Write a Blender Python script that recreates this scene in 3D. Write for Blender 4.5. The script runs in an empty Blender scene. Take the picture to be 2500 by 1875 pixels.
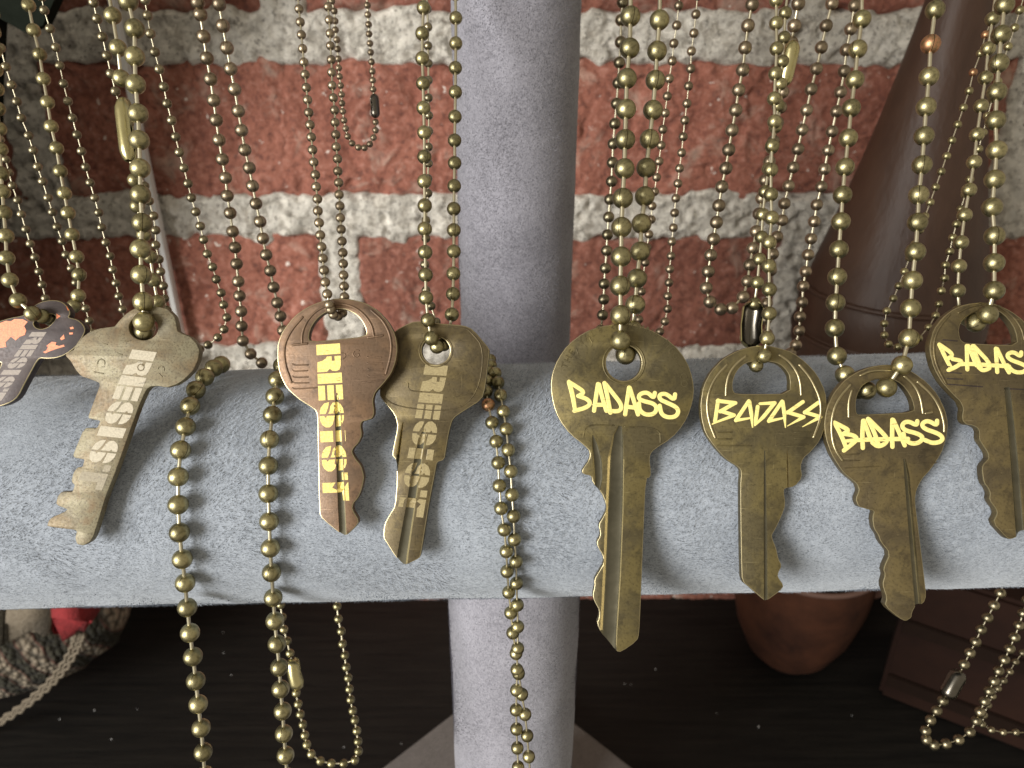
import bpy, bmesh, math, random
from mathutils import Vector, Matrix, noise
from mathutils.bvhtree import BVHTree
random.seed(7)
sc = bpy.context.scene
col = sc.collection
R = math.radians

# ---------------------------------------------------------------- camera
PITCH = R(26.0)
F = 1878.0                       # focal length in photo pixels (2500 wide)
CAM = Vector((0, -0.1476, 0.0959))
FWD = Vector((0, math.cos(PITCH), -math.sin(PITCH)))
UPV = Vector((0, math.sin(PITCH), math.cos(PITCH)))
cd = bpy.data.cameras.new('camera'); cam = bpy.data.objects.new('camera', cd); col.objects.link(cam)
cd.sensor_fit = 'HORIZONTAL'; cd.sensor_width = 36.0; cd.lens = F / 2500 * 36.0
cd.clip_start = 0.005; cd.clip_end = 20.0
cam.location = CAM; cam.rotation_euler = (math.pi / 2 - PITCH, 0, 0)
cd.dof.use_dof = True; cd.dof.focus_distance = 0.152; cd.dof.aperture_fstop = 27.0
sc.camera = cam
# ---------------------------------------------------------------- light
w = bpy.data.worlds.new('World'); sc.world = w; w.use_nodes = True
bg = w.node_tree.nodes['Background']; bg.inputs[0].default_value = (0.82, 0.73, 0.58, 1); bg.inputs[1].default_value = 0.60
def area(name, az, el, dist, sx, sy, power, color, target=(0, 0, 0)):
    l = bpy.data.lights.new(name, 'AREA'); l.shape = 'RECTANGLE'; l.size = sx; l.size_y = sy
    l.energy = power; l.color = color
    o = bpy.data.objects.new(name, l); col.objects.link(o)
    d = Vector((math.sin(R(az)) * math.cos(R(el)), -math.cos(R(az)) * math.cos(R(el)), math.sin(R(el))))
    o.location = Vector(target) + d * dist
    o.rotation_euler = d.to_track_quat('Z', 'Y').to_euler()
    return o
area('window_light', -46, 12, 1.60, 0.66, 0.85, 40.0, (1.0, 0.98, 0.935), (0, 0.06, 0))
sc.view_settings.view_transform = 'Standard'; sc.view_settings.look = 'None'
sc.view_settings.exposure = 0.0; sc.view_settings.gamma = 1.0
sc.render.engine = 'CYCLES'

# ---------------------------------------------------------------- helpers
def ray(px, py):
    u = (px - 1250) / F; v = (937.5 - py) / F
    return FWD + Vector((1, 0, 0)) * u + UPV * v
def P(px, py, Z): return CAM + ray(px, py) * Z
def at_y(px, py, y):
    d = ray(px, py); return CAM + d * ((y - CAM.y) / d.y)
def link(o, parent=None):
    col.objects.link(o)
    if parent: o.parent = parent
    return o
def mesh_obj(name, bm, mat, parent=None, smooth=True, angle=None):
    me = bpy.data.meshes.new(name); bm.to_mesh(me); bm.free()
    if smooth: me.polygons.foreach_set('use_smooth', [True] * len(me.polygons))
    if angle: me.set_sharp_from_angle(angle=R(angle))
    if mat: me.materials.append(mat)
    return link(bpy.data.objects.new(name, me), parent)
def thing(name, label, cat, loc=(0, 0, 0), group=None):
    o = bpy.data.objects.new(name, None); o.empty_display_size = 0.01; link(o)
    o.location = loc; tag(o, label, cat, group); return o
def tag(o, label, cat, group=None):
    o['label'] = label; o['category'] = cat
    if group: o['group'] = group
    return o
def chaikin(pts, n=1, q=0.25, closed=True):
    for _ in range(n):
        out = []
        m = len(pts)
        rng = range(m) if closed else range(m - 1)
        if not closed: out.append(pts[0])
        for i in rng:
            a, b = Vector(pts[i]), Vector(pts[(i + 1) % m])
            out.append(a.lerp(b, q)); out.append(a.lerp(b, 1 - q))
        if not closed: out.append(pts[-1])
        pts = out
    return [Vector(p) for p in pts]
def add_tube(bm, pts, rads, seg=8, flat=1.0, caps=True, nrm=None):
    """tube along 3-D points; flat squeezes it along nrm (round caps)"""
    pts = [Vector(p) for p in pts]
    if isinstance(rads, (int, float)): rads = [rads] * len(pts)
    n = len(pts); rings = []
    stations = []
    for i in range(n):
        t = (pts[min(i + 1, n - 1)] - pts[max(i - 1, 0)])
        if t.length < 1e-9: t = Vector((0, 0, 1))
        stations.append((pts[i], t.normalized(), rads[i]))
    if caps:
        p, t, r = stations[0]; pre = [(p - t * r * math.cos(a), t, r * math.sin(a)) for a in (0.15, 0.7, 1.1)]
        p, t, r = stations[-1]; post = [(p + t * r * math.cos(a), t, r * math.sin(a)) for a in (1.1, 0.7, 0.15)]
        stations = pre + stations + post
    prev = None
    for p, t, r in stations:
        if nrm is not None:
            b = nrm.normalized(); a = t.cross(b)
            if a.length < 1e-6: a = Vector((1, 0, 0))
            a.normalize()
        else:
            if prev is None:
                a = t.orthogonal().normalized()
            else:
                a = prev - t * prev.dot(t)
                a = a.normalized() if a.length > 1e-6 else t.orthogonal().normalized()
            b = t.cross(a); prev = a
        rings.append([bm.verts.new(p + a * (r * math.cos(2 * math.pi * k / seg)) + b * (r * flat * math.sin(2 * math.pi * k / seg))) for k in range(seg)])
    for i in range(len(rings) - 1):
        for k in range(seg):
            bm.faces.new((rings[i][k], rings[i][(k + 1) % seg], rings[i + 1][(k + 1) % seg], rings[i + 1][k]))
    bm.faces.new(rings[0][::-1]); bm.faces.new(rings[-1])
def add_lathe(bm, prof, seg=40, center=(0, 0, 0), close=False):
    c = Vector(center); rings = []
    for r, z in prof:
        rings.append([bm.verts.new(c + Vector((r * math.cos(2 * math.pi * k / seg), r * math.sin(2 * math.pi * k / seg), z))) for k in range(seg)])
    for i in range(len(rings) - 1):
        for k in range(seg):
            bm.faces.new((rings[i][k], rings[i][(k + 1) % seg], rings[i + 1][(k + 1) % seg], rings[i + 1][k]))
    bm.faces.new(rings[0][::-1]); bm.faces.new(rings[-1])
def add_box(bm, c, s, rot=None):
    m = Matrix.Translation(Vector(c)) @ (rot.to_4x4() if rot else Matrix.Identity(4)) @ Matrix.Diagonal((s[0], s[1], s[2], 1))
    return bmesh.ops.create_cube(bm, size=1.0, matrix=m)

# ---------------------------------------------------------------- materials
def mat(name, base=(0.5, 0.5, 0.5), metallic=0.0, rough=0.5, sheen=0.0):
    m = bpy.data.materials.new(name); m.use_nodes = True
    b = m.node_tree.nodes['Principled BSDF']
    b.inputs['Base Color'].default_value = (*base, 1); b.inputs['Metallic'].default_value = metallic
    b.inputs['Roughness'].default_value = rough
    if sheen: b.inputs['Sheen Weight'].default_value = sheen
    return m
class NT:
    def __init__(s, m): s.t = m.node_tree; s.b = s.t.nodes['Principled BSDF']
    def n(s, typ, **kw):
        x = s.t.nodes.new(typ)
        for k, v in kw.items():
            if k.startswith('i_'):
                key = k[2:]
                key = int(key) if key.isdigit() else key
                x.inputs[key].default_value = v
            else: setattr(x, k, v)
        return x
    def l(s, a, b): s.t.links.new(a, b)
    def co(s, scale=(1, 1, 1), rot=(0, 0, 0), kind='Object'):
        tc = s.n('ShaderNodeTexCoord'); mp = s.n('ShaderNodeMapping')
        mp.inputs['Scale'].default_value = scale; mp.inputs['Rotation'].default_value = rot
        s.l(tc.outputs[kind], mp.inputs[0]); return mp.outputs[0]
    def noise(s, co, scale, detail=4, rough=0.6, dist=0.0):
        x = s.n('ShaderNodeTexNoise'); x.inputs['Scale'].default_value = scale; x.inputs['Detail'].default_value = detail
        x.inputs['Roughness'].default_value = rough; x.inputs['Distortion'].default_value = dist
        s.l(co, x.inputs['Vector']); return x.outputs['Fac']
    def ramp(s, fac, stops, interp='LINEAR'):
        r = s.n('ShaderNodeValToRGB'); e = r.color_ramp; e.interpolation = interp
        while len(e.elements) < len(stops): e.elements.new(0.5)
        for el, (p, c) in zip(e.elements, stops):
            el.position = p; el.color = (*c, 1) if len(c) == 3 else c
        s.l(fac, r.inputs[0]); return r.outputs[0]
    def mix(s, fac, a, b, mode='MIX'):
        x = s.n('ShaderNodeMix', data_type='RGBA', blend_type=mode)
        for v, i in ((fac, 0), (a, 6), (b, 7)):
            if hasattr(v, 'node'): s.l(v, x.inputs[i])
            else: x.inputs[i].default_value = v if i == 0 else (*v, 1)
        return x.outputs[2]
    def bump(s, h, strength=0.5, dist=0.001, prev=None):
        x = s.n('ShaderNodeBump'); x.inputs['Strength'].default_value = strength; x.inputs['Distance'].default_value = dist
        s.l(h, x.inputs['Height'])
        if prev: s.l(prev, x.inputs['Normal'])
        return x.outputs[0]
    def set(s, name, v): s.l(v, s.b.inputs[name])

def metal(name, c1, c2, r1, r2, scale=900, speck=None, bump=0.15, metallic=1.0, streak=None):
    m = mat(name, c1, metallic, r1); k = NT(m); co = k.co()
    n1 = k.noise(co, scale * 0.25, 5, 0.65, 0.4); n2 = k.noise(co, scale, 6, 0.7)
    c = k.mix(k.ramp(n1, [(0.35, (0, 0, 0)), (0.68, (1, 1, 1))]), c1, c2)
    if speck:
        c = k.mix(k.ramp(n2, [(0.60, (0, 0, 0)), (0.70, (1, 1, 1))]), c, speck)
    k.set('Base Color', c)
    rr = k.n('ShaderNodeMapRange'); rr.inputs[3].default_value = r1; rr.inputs[4].default_value = r2
    k.l(n1, rr.inputs[0]); k.set('Roughness', rr.outputs[0])
    nb = k.bump(n2, bump, 0.0001)
    if streak:
        n3 = k.noise(k.co(streak), 1.0, 3, 0.6); nb = k.bump(n3, 0.12, 0.0001, nb)
    k.set('Normal', nb)
    return m
M = {}
def bead_metal(name, c1, c2, r1, r2, tint=None):
    m = metal(name, c1, c2, r1, r2, 420, None, 0.16, 1.0, (900, 160, 900)); k = NT(m)
    base = k.b.inputs['Base Color'].links[0].from_socket
    tc = k.n('ShaderNodeTexCoord'); sp = k.n('ShaderNodeSeparateXYZ'); k.l(tc.outputs['Object'], sp.inputs[0])
    ab = k.n('ShaderNodeMath', operation='ABSOLUTE'); k.l(sp.outputs[0], ab.inputs[0])
    lt = k.n('ShaderNodeMath', operation='LESS_THAN'); k.l(ab.outputs[0], lt.inputs[0]); lt.inputs[1].default_value = 0.035
    gy = k.n('ShaderNodeMath', operation='GREATER_THAN'); k.l(sp.outputs[1], gy.inputs[0]); gy.inputs[1].default_value = 0.0
    mu = k.n('ShaderNodeMath', operation='MULTIPLY'); k.l(lt.outputs[0], mu.inputs[0]); k.l(gy.outputs[0], mu.inputs[1])
    oi = k.n('ShaderNodeObjectInfo'); hv = k.n('ShaderNodeHueSaturation'); mr = k.n('ShaderNodeMapRange'); mr.inputs[3].default_value = 0.72; mr.inputs[4].default_value = 1.15
    k.l(oi.outputs['Random'], mr.inputs[0]); k.l(mr.outputs[0], hv.inputs['Value'])
    ng = k.noise(k.co((1.0, 1.0, 1.0)), 2.2, 5, 0.65, 0.6)
    c = k.mix(k.ramp(ng, [(0.46, (0, 0, 0)), (0.66, (1, 1, 1))]), base, tuple(x * 0.66 for x in c1))
    k.l(c, hv.inputs['Color'])
    k.set('Base Color', k.mix(mu.outputs[0], hv.outputs[0], (0.07, 0.055, 0.03)))
    return m
M['brass_bead'] = bead_metal('antique_brass_bead', (0.33, 0.295, 0.160), (0.47, 0.42, 0.235), 0.30, 0.44)
M['dark_bead'] = bead_metal('tarnished_and_shaded_bead', (0.25, 0.215, 0.14), (0.40, 0.35, 0.23), 0.28, 0.42)
M['bronze_bead'] = bead_metal('bronze_bead', (0.32, 0.26, 0.18), (0.43, 0.35, 0.25), 0.32, 0.46)
M['copper_bead'] = bead_metal('copper_worn_bead', (0.36, 0.31, 0.16), (0.85, 0.30, 0.18), 0.3, 0.5)
M['pin'] = metal('pin_metal', (0.60, 0.55, 0.40), (0.68, 0.63, 0.47), 0.36, 0.48, 700, None, 0.05)
M['clasp'] = metal('clasp_brass', (0.50, 0.45, 0.22), (0.60, 0.54, 0.30), 0.22, 0.34, 500, None, 0.06)
M['clasp_dark'] = metal('clasp_gunmetal_inner_shade', (0.11, 0.10, 0.085), (0.17, 0.155, 0.13), 0.2, 0.3, 500, None, 0.05)
def key_metal(name, c1, c2, grime, scratch, r1, r2, metallic, speck=None):
    m = mat(name, c1, metallic, r1); k = NT(m); co = k.co()
    n1 = k.noise(co, 90, 4, 0.6, 0.5); n2 = k.noise(co, 1900, 6, 0.72, 0.2); n3 = k.noise(k.co((170, 3400, 120), (0, 0, 1.05)), 1.0, 4, 0.62, 0.3); n4 = k.noise(k.co((3000, 150, 120), (0, 0, -0.62)), 1.0, 4, 0.62, 0.3)
    c = k.mix(k.ramp(n1, [(0.43, (0, 0, 0)), (0.57, (1, 1, 1))]), c1, c2)
    n7 = k.noise(co, 210, 5, 0.72, 0.8); c = k.mix(k.ramp(n7, [(0.50, (0, 0, 0)), (0.64, (0.6, 0.6, 0.6))]), c, tuple(x * 0.8 + 0.004 for x in grime))
    c = k.mix(k.ramp(n2, [(0.32, (0.7, 0.7, 0.7)), (0.46, (0, 0, 0))]), c, grime)
    c = k.mix(k.ramp(n3, [(0.64, (0, 0, 0)), (0.72, (0.45, 0.45, 0.45))]), c, scratch)
    c = k.mix(k.ramp(n4, [(0.66, (0, 0, 0)), (0.73, (0.4, 0.4, 0.4))]), c, scratch)
    if speck:
        n5 = k.noise(co, 2400, 5, 0.7); c = k.mix(k.ramp(n5, [(0.53, (0, 0, 0)), (0.63, (0.9, 0.9, 0.9))]), c, speck); n6 = k.noise(co, 140, 4, 0.6, 1.0); c = k.mix(k.ramp(n6, [(0.56, (0, 0, 0)), (0.68, (0.55, 0.55, 0.55))]), c, (0.15, 0.085, 0.035))
    k.set('Base Color', c)
    rr = k.n('ShaderNodeMapRange'); rr.inputs[1].default_value = 0.35; rr.inputs[2].default_value = 0.65; rr.inputs[3].default_value = r1; rr.inputs[4].default_value = r2
    k.l(n2, rr.inputs[0]); k.set('Roughness', rr.outputs[0])
    nb = k.bump(n2, 0.25, 0.00012); nb = k.bump(n3, 0.15, 0.0001, nb); k.set('Normal', k.bump(n1, 0.10, 0.0006, nb))
    return m
M['key_olive'] = key_metal('olive_brass_key', (0.120, 0.099, 0.051), (0.182, 0.146, 0.060), (0.065, 0.053, 0.029), (0.40, 0.34, 0.18), 0.38, 0.56, 0.65)
M['key_brown'] = key_metal('brown_brass_key', (0.118, 0.092, 0.050), (0.168, 0.129, 0.058), (0.062, 0.048, 0.029), (0.38, 0.31, 0.17), 0.38, 0.56, 0.65)
M['key_copper'] = key_metal('copper_brown_key', (0.155, 0.100, 0.063), (0.205, 0.126, 0.074), (0.09, 0.058, 0.038), (0.40, 0.27, 0.18), 0.40, 0.58, 0.5)
M['key_speck'] = key_metal('speckled_nickel_key', (0.205, 0.180, 0.112), (0.165, 0.120, 0.062), (0.10, 0.080, 0.048), (0.36, 0.32, 0.22), 0.42, 0.60, 0.3, (0.075, 0.058, 0.033))
M['key_dark'] = key_metal('dark_plum_key', (0.042, 0.030, 0.030), (0.062, 0.045, 0.041), (0.026, 0.019, 0.019), (0.15, 0.10, 0.085), 0.42, 0.58, 0.3)
M['groove_shade'] = metal('shade_toned_groove_metal', (0.105, 0.098, 0.070), (0.15, 0.138, 0.098), 0.34, 0.46, 900, None, 0.12, 0.85)  # darker metal for groove floors, recess shade put into the colour
M['worn_edge'] = metal('worn_bright_edge', (0.36, 0.31, 0.18), (0.48, 0.41, 0.25), 0.28, 0.42, 800, None, 0.1)
def ink(name, c1, c2, rough=0.45, metallic=0.0):
    m = mat(name, c1, metallic, rough); k = NT(m)
    n = k.noise(k.co(), 2600, 5, 0.7); n2 = k.noise(k.co((300, 1900, 300), (0, 0, 0.2)), 1.0, 4, 0.65, 1.2)
    c = k.mix(k.ramp(n, [(0.40, (0, 0, 0)), (0.62, (1, 1, 1))]), c2, c1)
    c = k.mix(k.ramp(n2, [(0.60, (0, 0, 0)), (0.66, (0.75, 0.75, 0.75))]), c, tuple(x * 0.45 for x in c2))
    k.set('Base Color', c); k.set('Normal', k.bump(n, 0.3, 0.0001))
    return m
M['ink_yellow'] = ink('yellow_lettering', (0.96, 0.84, 0.33), (0.86, 0.73, 0.25), 0.38, 0.08)
M['ink_gold'] = ink('gold_lettering', (0.94, 0.79, 0.28), (0.78, 0.61, 0.18), 0.38, 0.10)
M['ink_cream'] = ink('cream_lettering', (0.50, 0.445, 0.33), (0.38, 0.33, 0.235), 0.5)
M['ink_faint'] = ink('faint_worn_lettering', (0.30, 0.255, 0.165), (0.215, 0.175, 0.105), 0.5)
M['ink_tan'] = ink('tan_lettering', (0.36, 0.295, 0.15), (0.27, 0.215, 0.105), 0.45)
M['ink_grey'] = ink('grey_lettering', (0.30, 0.25, 0.21), (0.23, 0.19, 0.16), 0.5)
M['worn_orange'] = ink('bare_copper_patch', (0.85, 0.25, 0.075), (0.65, 0.15, 0.045), 0.4)

def suede(name, c1, c2, stretch):
    m = mat(name, c1, 0, 0.9, 0.5); k = NT(m); b = k.b
    b.inputs['Sheen Roughness'].default_value = 0.45; b.inputs['Sheen Tint'].default_value = (0.9, 0.95, 1, 1)
    b.inputs['Specular IOR Level'].default_value = 0.15
    co = k.co(stretch)
    n1 = k.noise(k.co(), 70, 3, 0.55, 0.6)
    nA = k.noise(k.co((900, 1250, 900), (0.5, 0.9, 0.2)), 1.0, 5, 0.72, 1.1); nB = k.noise(k.co((900, 900, 1300), (0.4, -0.7, -0.2)), 1.0, 5, 0.72, 1.1)
    mk = k.ramp(k.noise(k.co(), 48, 3, 0.5, 0.8), [(0.44, (0, 0, 0)), (0.56, (1, 1, 1))]); n2 = k.mix(mk, (0, 0, 0), (1, 1, 1)); x_ = n2.node; k.l(nA, x_.inputs[6]); k.l(nB, x_.inputs[7]); n3 = k.noise(co, 2600, 3, 0.7)
    c = k.mix(k.ramp(n2, [(0.40, (0, 0, 0)), (0.60, (1, 1, 1))]), c1, c2)
    c = k.mix(k.ramp(n1, [(0.42, (0, 0, 0)), (0.66, (0.4, 0.4, 0.4))]), c, tuple(min(1, x * 1.2) for x in c2))
    c = k.mix(k.ramp(n3, [(0.36, (1, 1, 1)), (0.46, (0, 0, 0))]), c, tuple(x * 0.55 for x in c1))
    k.set('Base Color', c)
    nb = k.bump(n2, 0.5, 0.0006); nb = k.bump(n1, 0.12, 0.002, nb); k.set('Normal', nb)
    return m
M['suede_bar'] = suede('blue_grey_suede', (0.250, 0.278, 0.324), (0.352, 0.388, 0.444), (0.8, 1.7, 1.7))
M['suede_post'] = suede('mauve_grey_suede', (0.222, 0.218, 0.252), (0.318, 0.312, 0.358), (1.4, 1.4, 0.8))
M['base'] = suede('taupe_base_cloth', (0.13, 0.115, 0.105), (0.17, 0.15, 0.14), (1, 1, 1))

def brick_mat():
    m = mat('weathered_red_brick', (0.25, 0.09, 0.07), 0, 0.9); k = NT(m); co = k.co(kind='Object')
    oi = k.n('ShaderNodeObjectInfo')
    n1 = k.noise(co, 28, 6, 0.65, 0.4); n2 = k.noise(co, 320, 6, 0.75, 0.3); n3 = k.noise(co, 190, 4, 0.6); n4 = k.noise(co, 55, 5, 0.7, 0.6)
    c = k.mix(k.ramp(n1, [(0.3, (0, 0, 0)), (0.7, (1, 1, 1))]), (0.205, 0.068, 0.044), (0.335, 0.130, 0.088))
    c = k.mix(k.ramp(n2, [(0.36, (1, 1, 1)), (0.49, (0, 0, 0))]), c, (0.13, 0.048, 0.036))
    c = k.mix(k.ramp(n2, [(0.52, (0, 0, 0)), (0.64, (0.5, 0.5, 0.5))]), c, (0.48, 0.25, 0.20))
    c = k.mix(k.ramp(n4, [(0.54, (0, 0, 0)), (0.68, (0.5, 0.5, 0.5))]), c, (0.48, 0.38, 0.31))
    c = k.mix(k.ramp(n3, [(0.66, (0, 0, 0)), (0.70, (0.85, 0.85, 0.85))]), c, (0.72, 0.64, 0.58))
    hv = k.n('ShaderNodeHueSaturation'); mr = k.n('ShaderNodeMapRange'); mr.inputs[3].default_value = 0.85; mr.inputs[4].default_value = 1.12
    k.l(oi.outputs['Random'], mr.inputs[0]); k.l(mr.outputs[0], hv.inputs['Value']); k.l(c, hv.inputs['Color'])
    k.set('Base Color', hv.outputs[0])
    nb = k.bump(n2, 0.7, 0.0012); nb = k.bump(n4, 0.5, 0.003, nb); k.set('Normal', nb); return m
M['brick'] = brick_mat()
def mortar_mat():
    m = mat('pale_lime_mortar', (0.55, 0.52, 0.46), 0, 0.95); k = NT(m); co = k.co()
    n1 = k.noise(co, 150, 6, 0.75, 0.6); n2 = k.noise(co, 420, 5, 0.75); n3 = k.noise(co, 22, 4, 0.6)
    c = k.mix(k.ramp(n1, [(0.36, (0, 0, 0)), (0.51, (1, 1, 1))]), (0.44, 0.395, 0.33), (0.86, 0.815, 0.73))
    c = k.mix(k.ramp(n2, [(0.36, (1, 1, 1)), (0.45, (0, 0, 0))]), c, (0.24, 0.21, 0.175))
    c = k.mix(k.ramp(n3, [(0.50, (0, 0, 0)), (0.75, (0.5, 0.5, 0.5))]), c, (0.56, 0.51, 0.44))
    k.set('Base Color', c)
    nb = k.bump(n1, 1.0, 0.005); nb = k.bump(n2, 0.6, 0.0015, nb); k.set('Normal', nb); return m
M['mortar'] = mortar_mat()
def wood_mat():
    m = mat('black_stained_wood', (0.012, 0.010, 0.009), 0, 0.62); k = NT(m); k.b.inputs['Specular IOR Level'].default_value = 0.25
    n1 = k.noise(k.co((6, 90, 20)), 4, 6, 0.65, 0.3); n2 = k.noise(k.co(), 260, 2, 0.5)
    c = k.mix(k.ramp(n1, [(0.3, (0, 0, 0)), (0.7, (1, 1, 1))]), (0.003, 0.0027, 0.0025), (0.013, 0.011, 0.009))
    k.set('Base Color', c); k.set('Normal', k.bump(n1, 0.3, 0.001)); return m
M['table'] = wood_mat()
def simple(name, c1, c2, scale, rough, bump=0.2, stretch=(1, 1, 1), bd=0.001):
    m = mat(name, c1, 0, rough); k = NT(m); n = k.noise(k.co(stretch), scale, 5, 0.65, 0.3)
    k.set('Base Color', k.mix(k.ramp(n, [(0.3, (0, 0, 0)), (0.7, (1, 1, 1))]), c1, c2))
    if bump: k.set('Normal', k.bump(n, bump, bd))
    return m
M['leather'] = simple('dark_brown_leather', (0.034, 0.0165, 0.0105), (0.066, 0.034, 0.021), 55, 0.50, 0.5, (1, 1, 0.35), 0.002)
M['leather_box'] = simple('brown_leather_box', (0.010, 0.004, 0.0027), (0.021, 0.0085, 0.005), 30, 0.75, 0.2)
M['leather'].node_tree.nodes['Principled BSDF'].inputs['Specular IOR Level'].default_value = 0.35
for _n in ('leather_box',): M[_n].node_tree.nodes['Principled BSDF'].inputs['Specular IOR Level'].default_value = 0.15
M['strap'] = simple('worn_brown_strap', (0.013, 0.0065, 0.004), (0.009, 0.0045, 0.003), 60, 0.6, 0.2)
M['clay'] = simple('terracotta_clay', (0.022, 0.009, 0.006), (0.088, 0.033, 0.017), 30, 0.8, 0.2)
M['strap'].node_tree.nodes['Principled BSDF'].inputs['Specular IOR Level'].default_value = 0.12
M['clay'].node_tree.nodes['Principled BSDF'].inputs['Specular IOR Level'].default_value = 0.2
M['clay_rim'] = simple('pale_clay_rim', (0.12, 0.065, 0.05), (0.16, 0.09, 0.07), 45, 0.7, 0.2)
M['white'] = simple('white_card', (0.70, 0.70, 0.70), (0.78, 0.78, 0.77), 60, 0.6, 0.05)
M['green'] = simple('dark_green_felt', (0.007, 0.009, 0.0062), (0.011, 0.0135, 0.010), 200, 0.9, 0.3)
M['green'].node_tree.nodes['Principled BSDF'].inputs['Specular IOR Level'].default_value = 0.05
M['red_wool'] = simple('red_wool', (0.16, 0.012, 0.014), (0.26, 0.02, 0.022), 500, 0.95, 0.8)
M['beige_wool'] = simple('beige_wool', (0.12, 0.095, 0.065), (0.20, 0.165, 0.12), 700, 0.95, 0.8)
def weave():
    m = mat('striped_woven_wool', (0.2, 0.15, 0.1), 0, 0.95); k = NT(m); co = k.co()
    wv = k.n('ShaderNodeTexWave', wave_type='BANDS', bands_direction='X'); wv.inputs['Scale'].default_value = 24; wv.inputs['Distortion'].default_value = 1.6; wv.inputs['Detail'].default_value = 2; wv.inputs['Detail Scale'].default_value = 1.5
    k.l(k.co((1, 0.2, 0.25), (0, 0.35, 0)), wv.inputs['Vector'])
    n = k.noise(k.co((1, 1, 2.2)), 700, 3, 0.6)
    c = k.ramp(wv.outputs['Fac'], [(0.0, (0.030, 0.028, 0.017)), (0.40, (0.045, 0.038, 0.024)), (0.52, (0.11, 0.035, 0.026)), (0.62, (0.16, 0.12, 0.085)), (0.85, (0.26, 0.21, 0.155)), (1.0, (0.30, 0.25, 0.185))])
    st = k.n('ShaderNodeTexVoronoi'); st.inputs['Scale'].default_value = 380; k.l(k.co((1, 1, 0.7)), st.inputs['Vector'])
    c = k.mix(k.ramp(st.outputs['Distance'], [(0.35, (0, 0, 0)), (0.75, (0.8, 0.8, 0.8))]), c, (0.012, 0.010, 0.007)); k.set('Base Color', c)
    k.set('Normal', k.bump(st.outputs['Distance'], 0.8, -0.002)); return m
M['weave'] = weave()
def knit_dark():
    return simple('dark_knit', (0.03, 0.026, 0.018), (0.09, 0.075, 0.05), 500, 0.95, 0.8)
M['knit'] = knit_dark()

# ---------------------------------------------------------------- setting
TABLE_Z = -0.222
bm = bmesh.new(); add_box(bm, (0, 0.0, TABLE_Z - 0.012), (1.3, 0.435, 0.024))
o = mesh_obj('tabletop', bm, M['table'], None, False); tag(o, 'black stained wooden table top under the grey stand', 'table')
del o['label'], o['category']; o.name = 'table_surface'; o['kind'] = 'structure'

# brick wall -------------------------------------------------------
WALL_Y = 0.2100
wall = thing('brick_wall', 'weathered red brick wall with thick pale mortar behind the stand', 'wall', (0, WALL_Y, TABLE_Z))
joints_z = [-0.31, -0.2345, -0.1425, -0.067, 0.0085, 0.0850, 0.1605, 0.2360]
MH = 0.0078                                      # half mortar height
rows = []
offs = {0: -0.083, 1: 0.010, 2: -0.083, 3: 0.010, 4: -0.083, 5: -0.094}
offs = {0: 0.010, 1: -0.020, 2: 0.010, 3: -0.083, 4: 0.006, 5: -0.096, 6: 0.012}
rects = []
for i in range(len(joints_z) - 1):
    z0, z1 = joints_z[i] + MH, joints_z[i + 1] - MH
    for k in range(-3, 4):
        x0 = offs[i] + k * 0.222 + MH; x1 = x0 + 0.222 - 2 * MH
        if x1 < -0.44 or x0 > 0.44: continue
        rects.append((max(x0, -0.46), min(x1, 0.46), z0, z1))
def wobble(x, z, s=1.0):
    return Vector((noise.noise(Vector((x * 60, z * 60, 3.1))) * 0.0035 * s + noise.noise(Vector((x * 190, z * 190, 7.7))) * 0.0016 * s, 0,
                   noise.noise(Vector((x * 60, z * 60, 9.3))) * 0.0042 * s + noise.noise(Vector((x * 190, z * 190, 1.7))) * 0.0016 * s))
for (x0, x1, z0, z1) in rects:
    if z1 < TABLE_Z: continue
    bm = bmesh.new(); nx, nz = 150, 44; g = []
    for j in range(nz + 1):
        rowv = []
        for i in range(nx + 1):
            x = x0 + (x1 - x0) * i / nx; z = z0 + (z1 - z0) * j / nz
            e = min(x - x0, x1 - x, z - z0, z1 - z)
            y = 0.0004 + noise.fractal(Vector((x * 40, z * 40, 0.3)), 1.0, 2.0, 4) * 0.0013 + max(0, noise.noise(Vector((x * 170, z * 170, 2.3))) - 0.1) * 0.0030 + noise.noise(Vector((x * 330, z * 330, 6.3))) * 0.0006
            y += 0.004 * max(0, 1 - e / 0.005) ** 2
            wv = wobble(x, z)
            rowv.append(bm.verts.new((x + wv.x, y, z + wv.z - TABLE_Z)))
        g.append(rowv)
    for j in range(nz):
        for i in range(nx):
            bm.faces.new((g[j][i], g[j][i + 1], g[j + 1][i + 1], g[j + 1][i]))
    border = g[0] + [r[-1] for r in g[1:]] + g[-1][-2::-1] + [r[0] for r in g[-2:0:-1]]
    back = [bm.verts.new(v.co + Vector((0, 0.02, 0))) for v in border]
    nb = len(border)
    for i in range(nb):
        bm.faces.new((border[i], back[i], back[(i + 1) % nb], border[(i + 1) % nb]))
    mesh_obj('brick', bm, M['brick'], wall)
bm = bmesh.new(); g = []; nx, nz = 920, 480; X0, X1, Z0, Z1 = -0.46, 0.46, TABLE_Z + 0.001, 0.243
def mortar_y(x, z):
    e = -1
    for (a, b, c, d) in rects:
        if a < x < b and c < z < d: e = max(e, min(x - a, b - x, z - c, d - z))
    e -= 0.0045 * max(0.0, noise.noise(Vector((x * 48, z * 48, 4.4)))) + 0.0030 * noise.noise(Vector((x * 150, z * 150, 2.1)))
    y = noise.fractal(Vector((x * 110, z * 110, 5.3)), 0.8, 2.1, 5) * 0.0017 + noise.noise(Vector((x * 22, z * 22, 8))) * 0.0012 + max(0, noise.noise(Vector((x * 210, z * 210, 3.3))) - 0.12) * 0.0050
    if e <= 0: return y - 0.0004
    return y - 0.0004 + min(0.010, (e / 0.004) ** 2 * 0.006)
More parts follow.
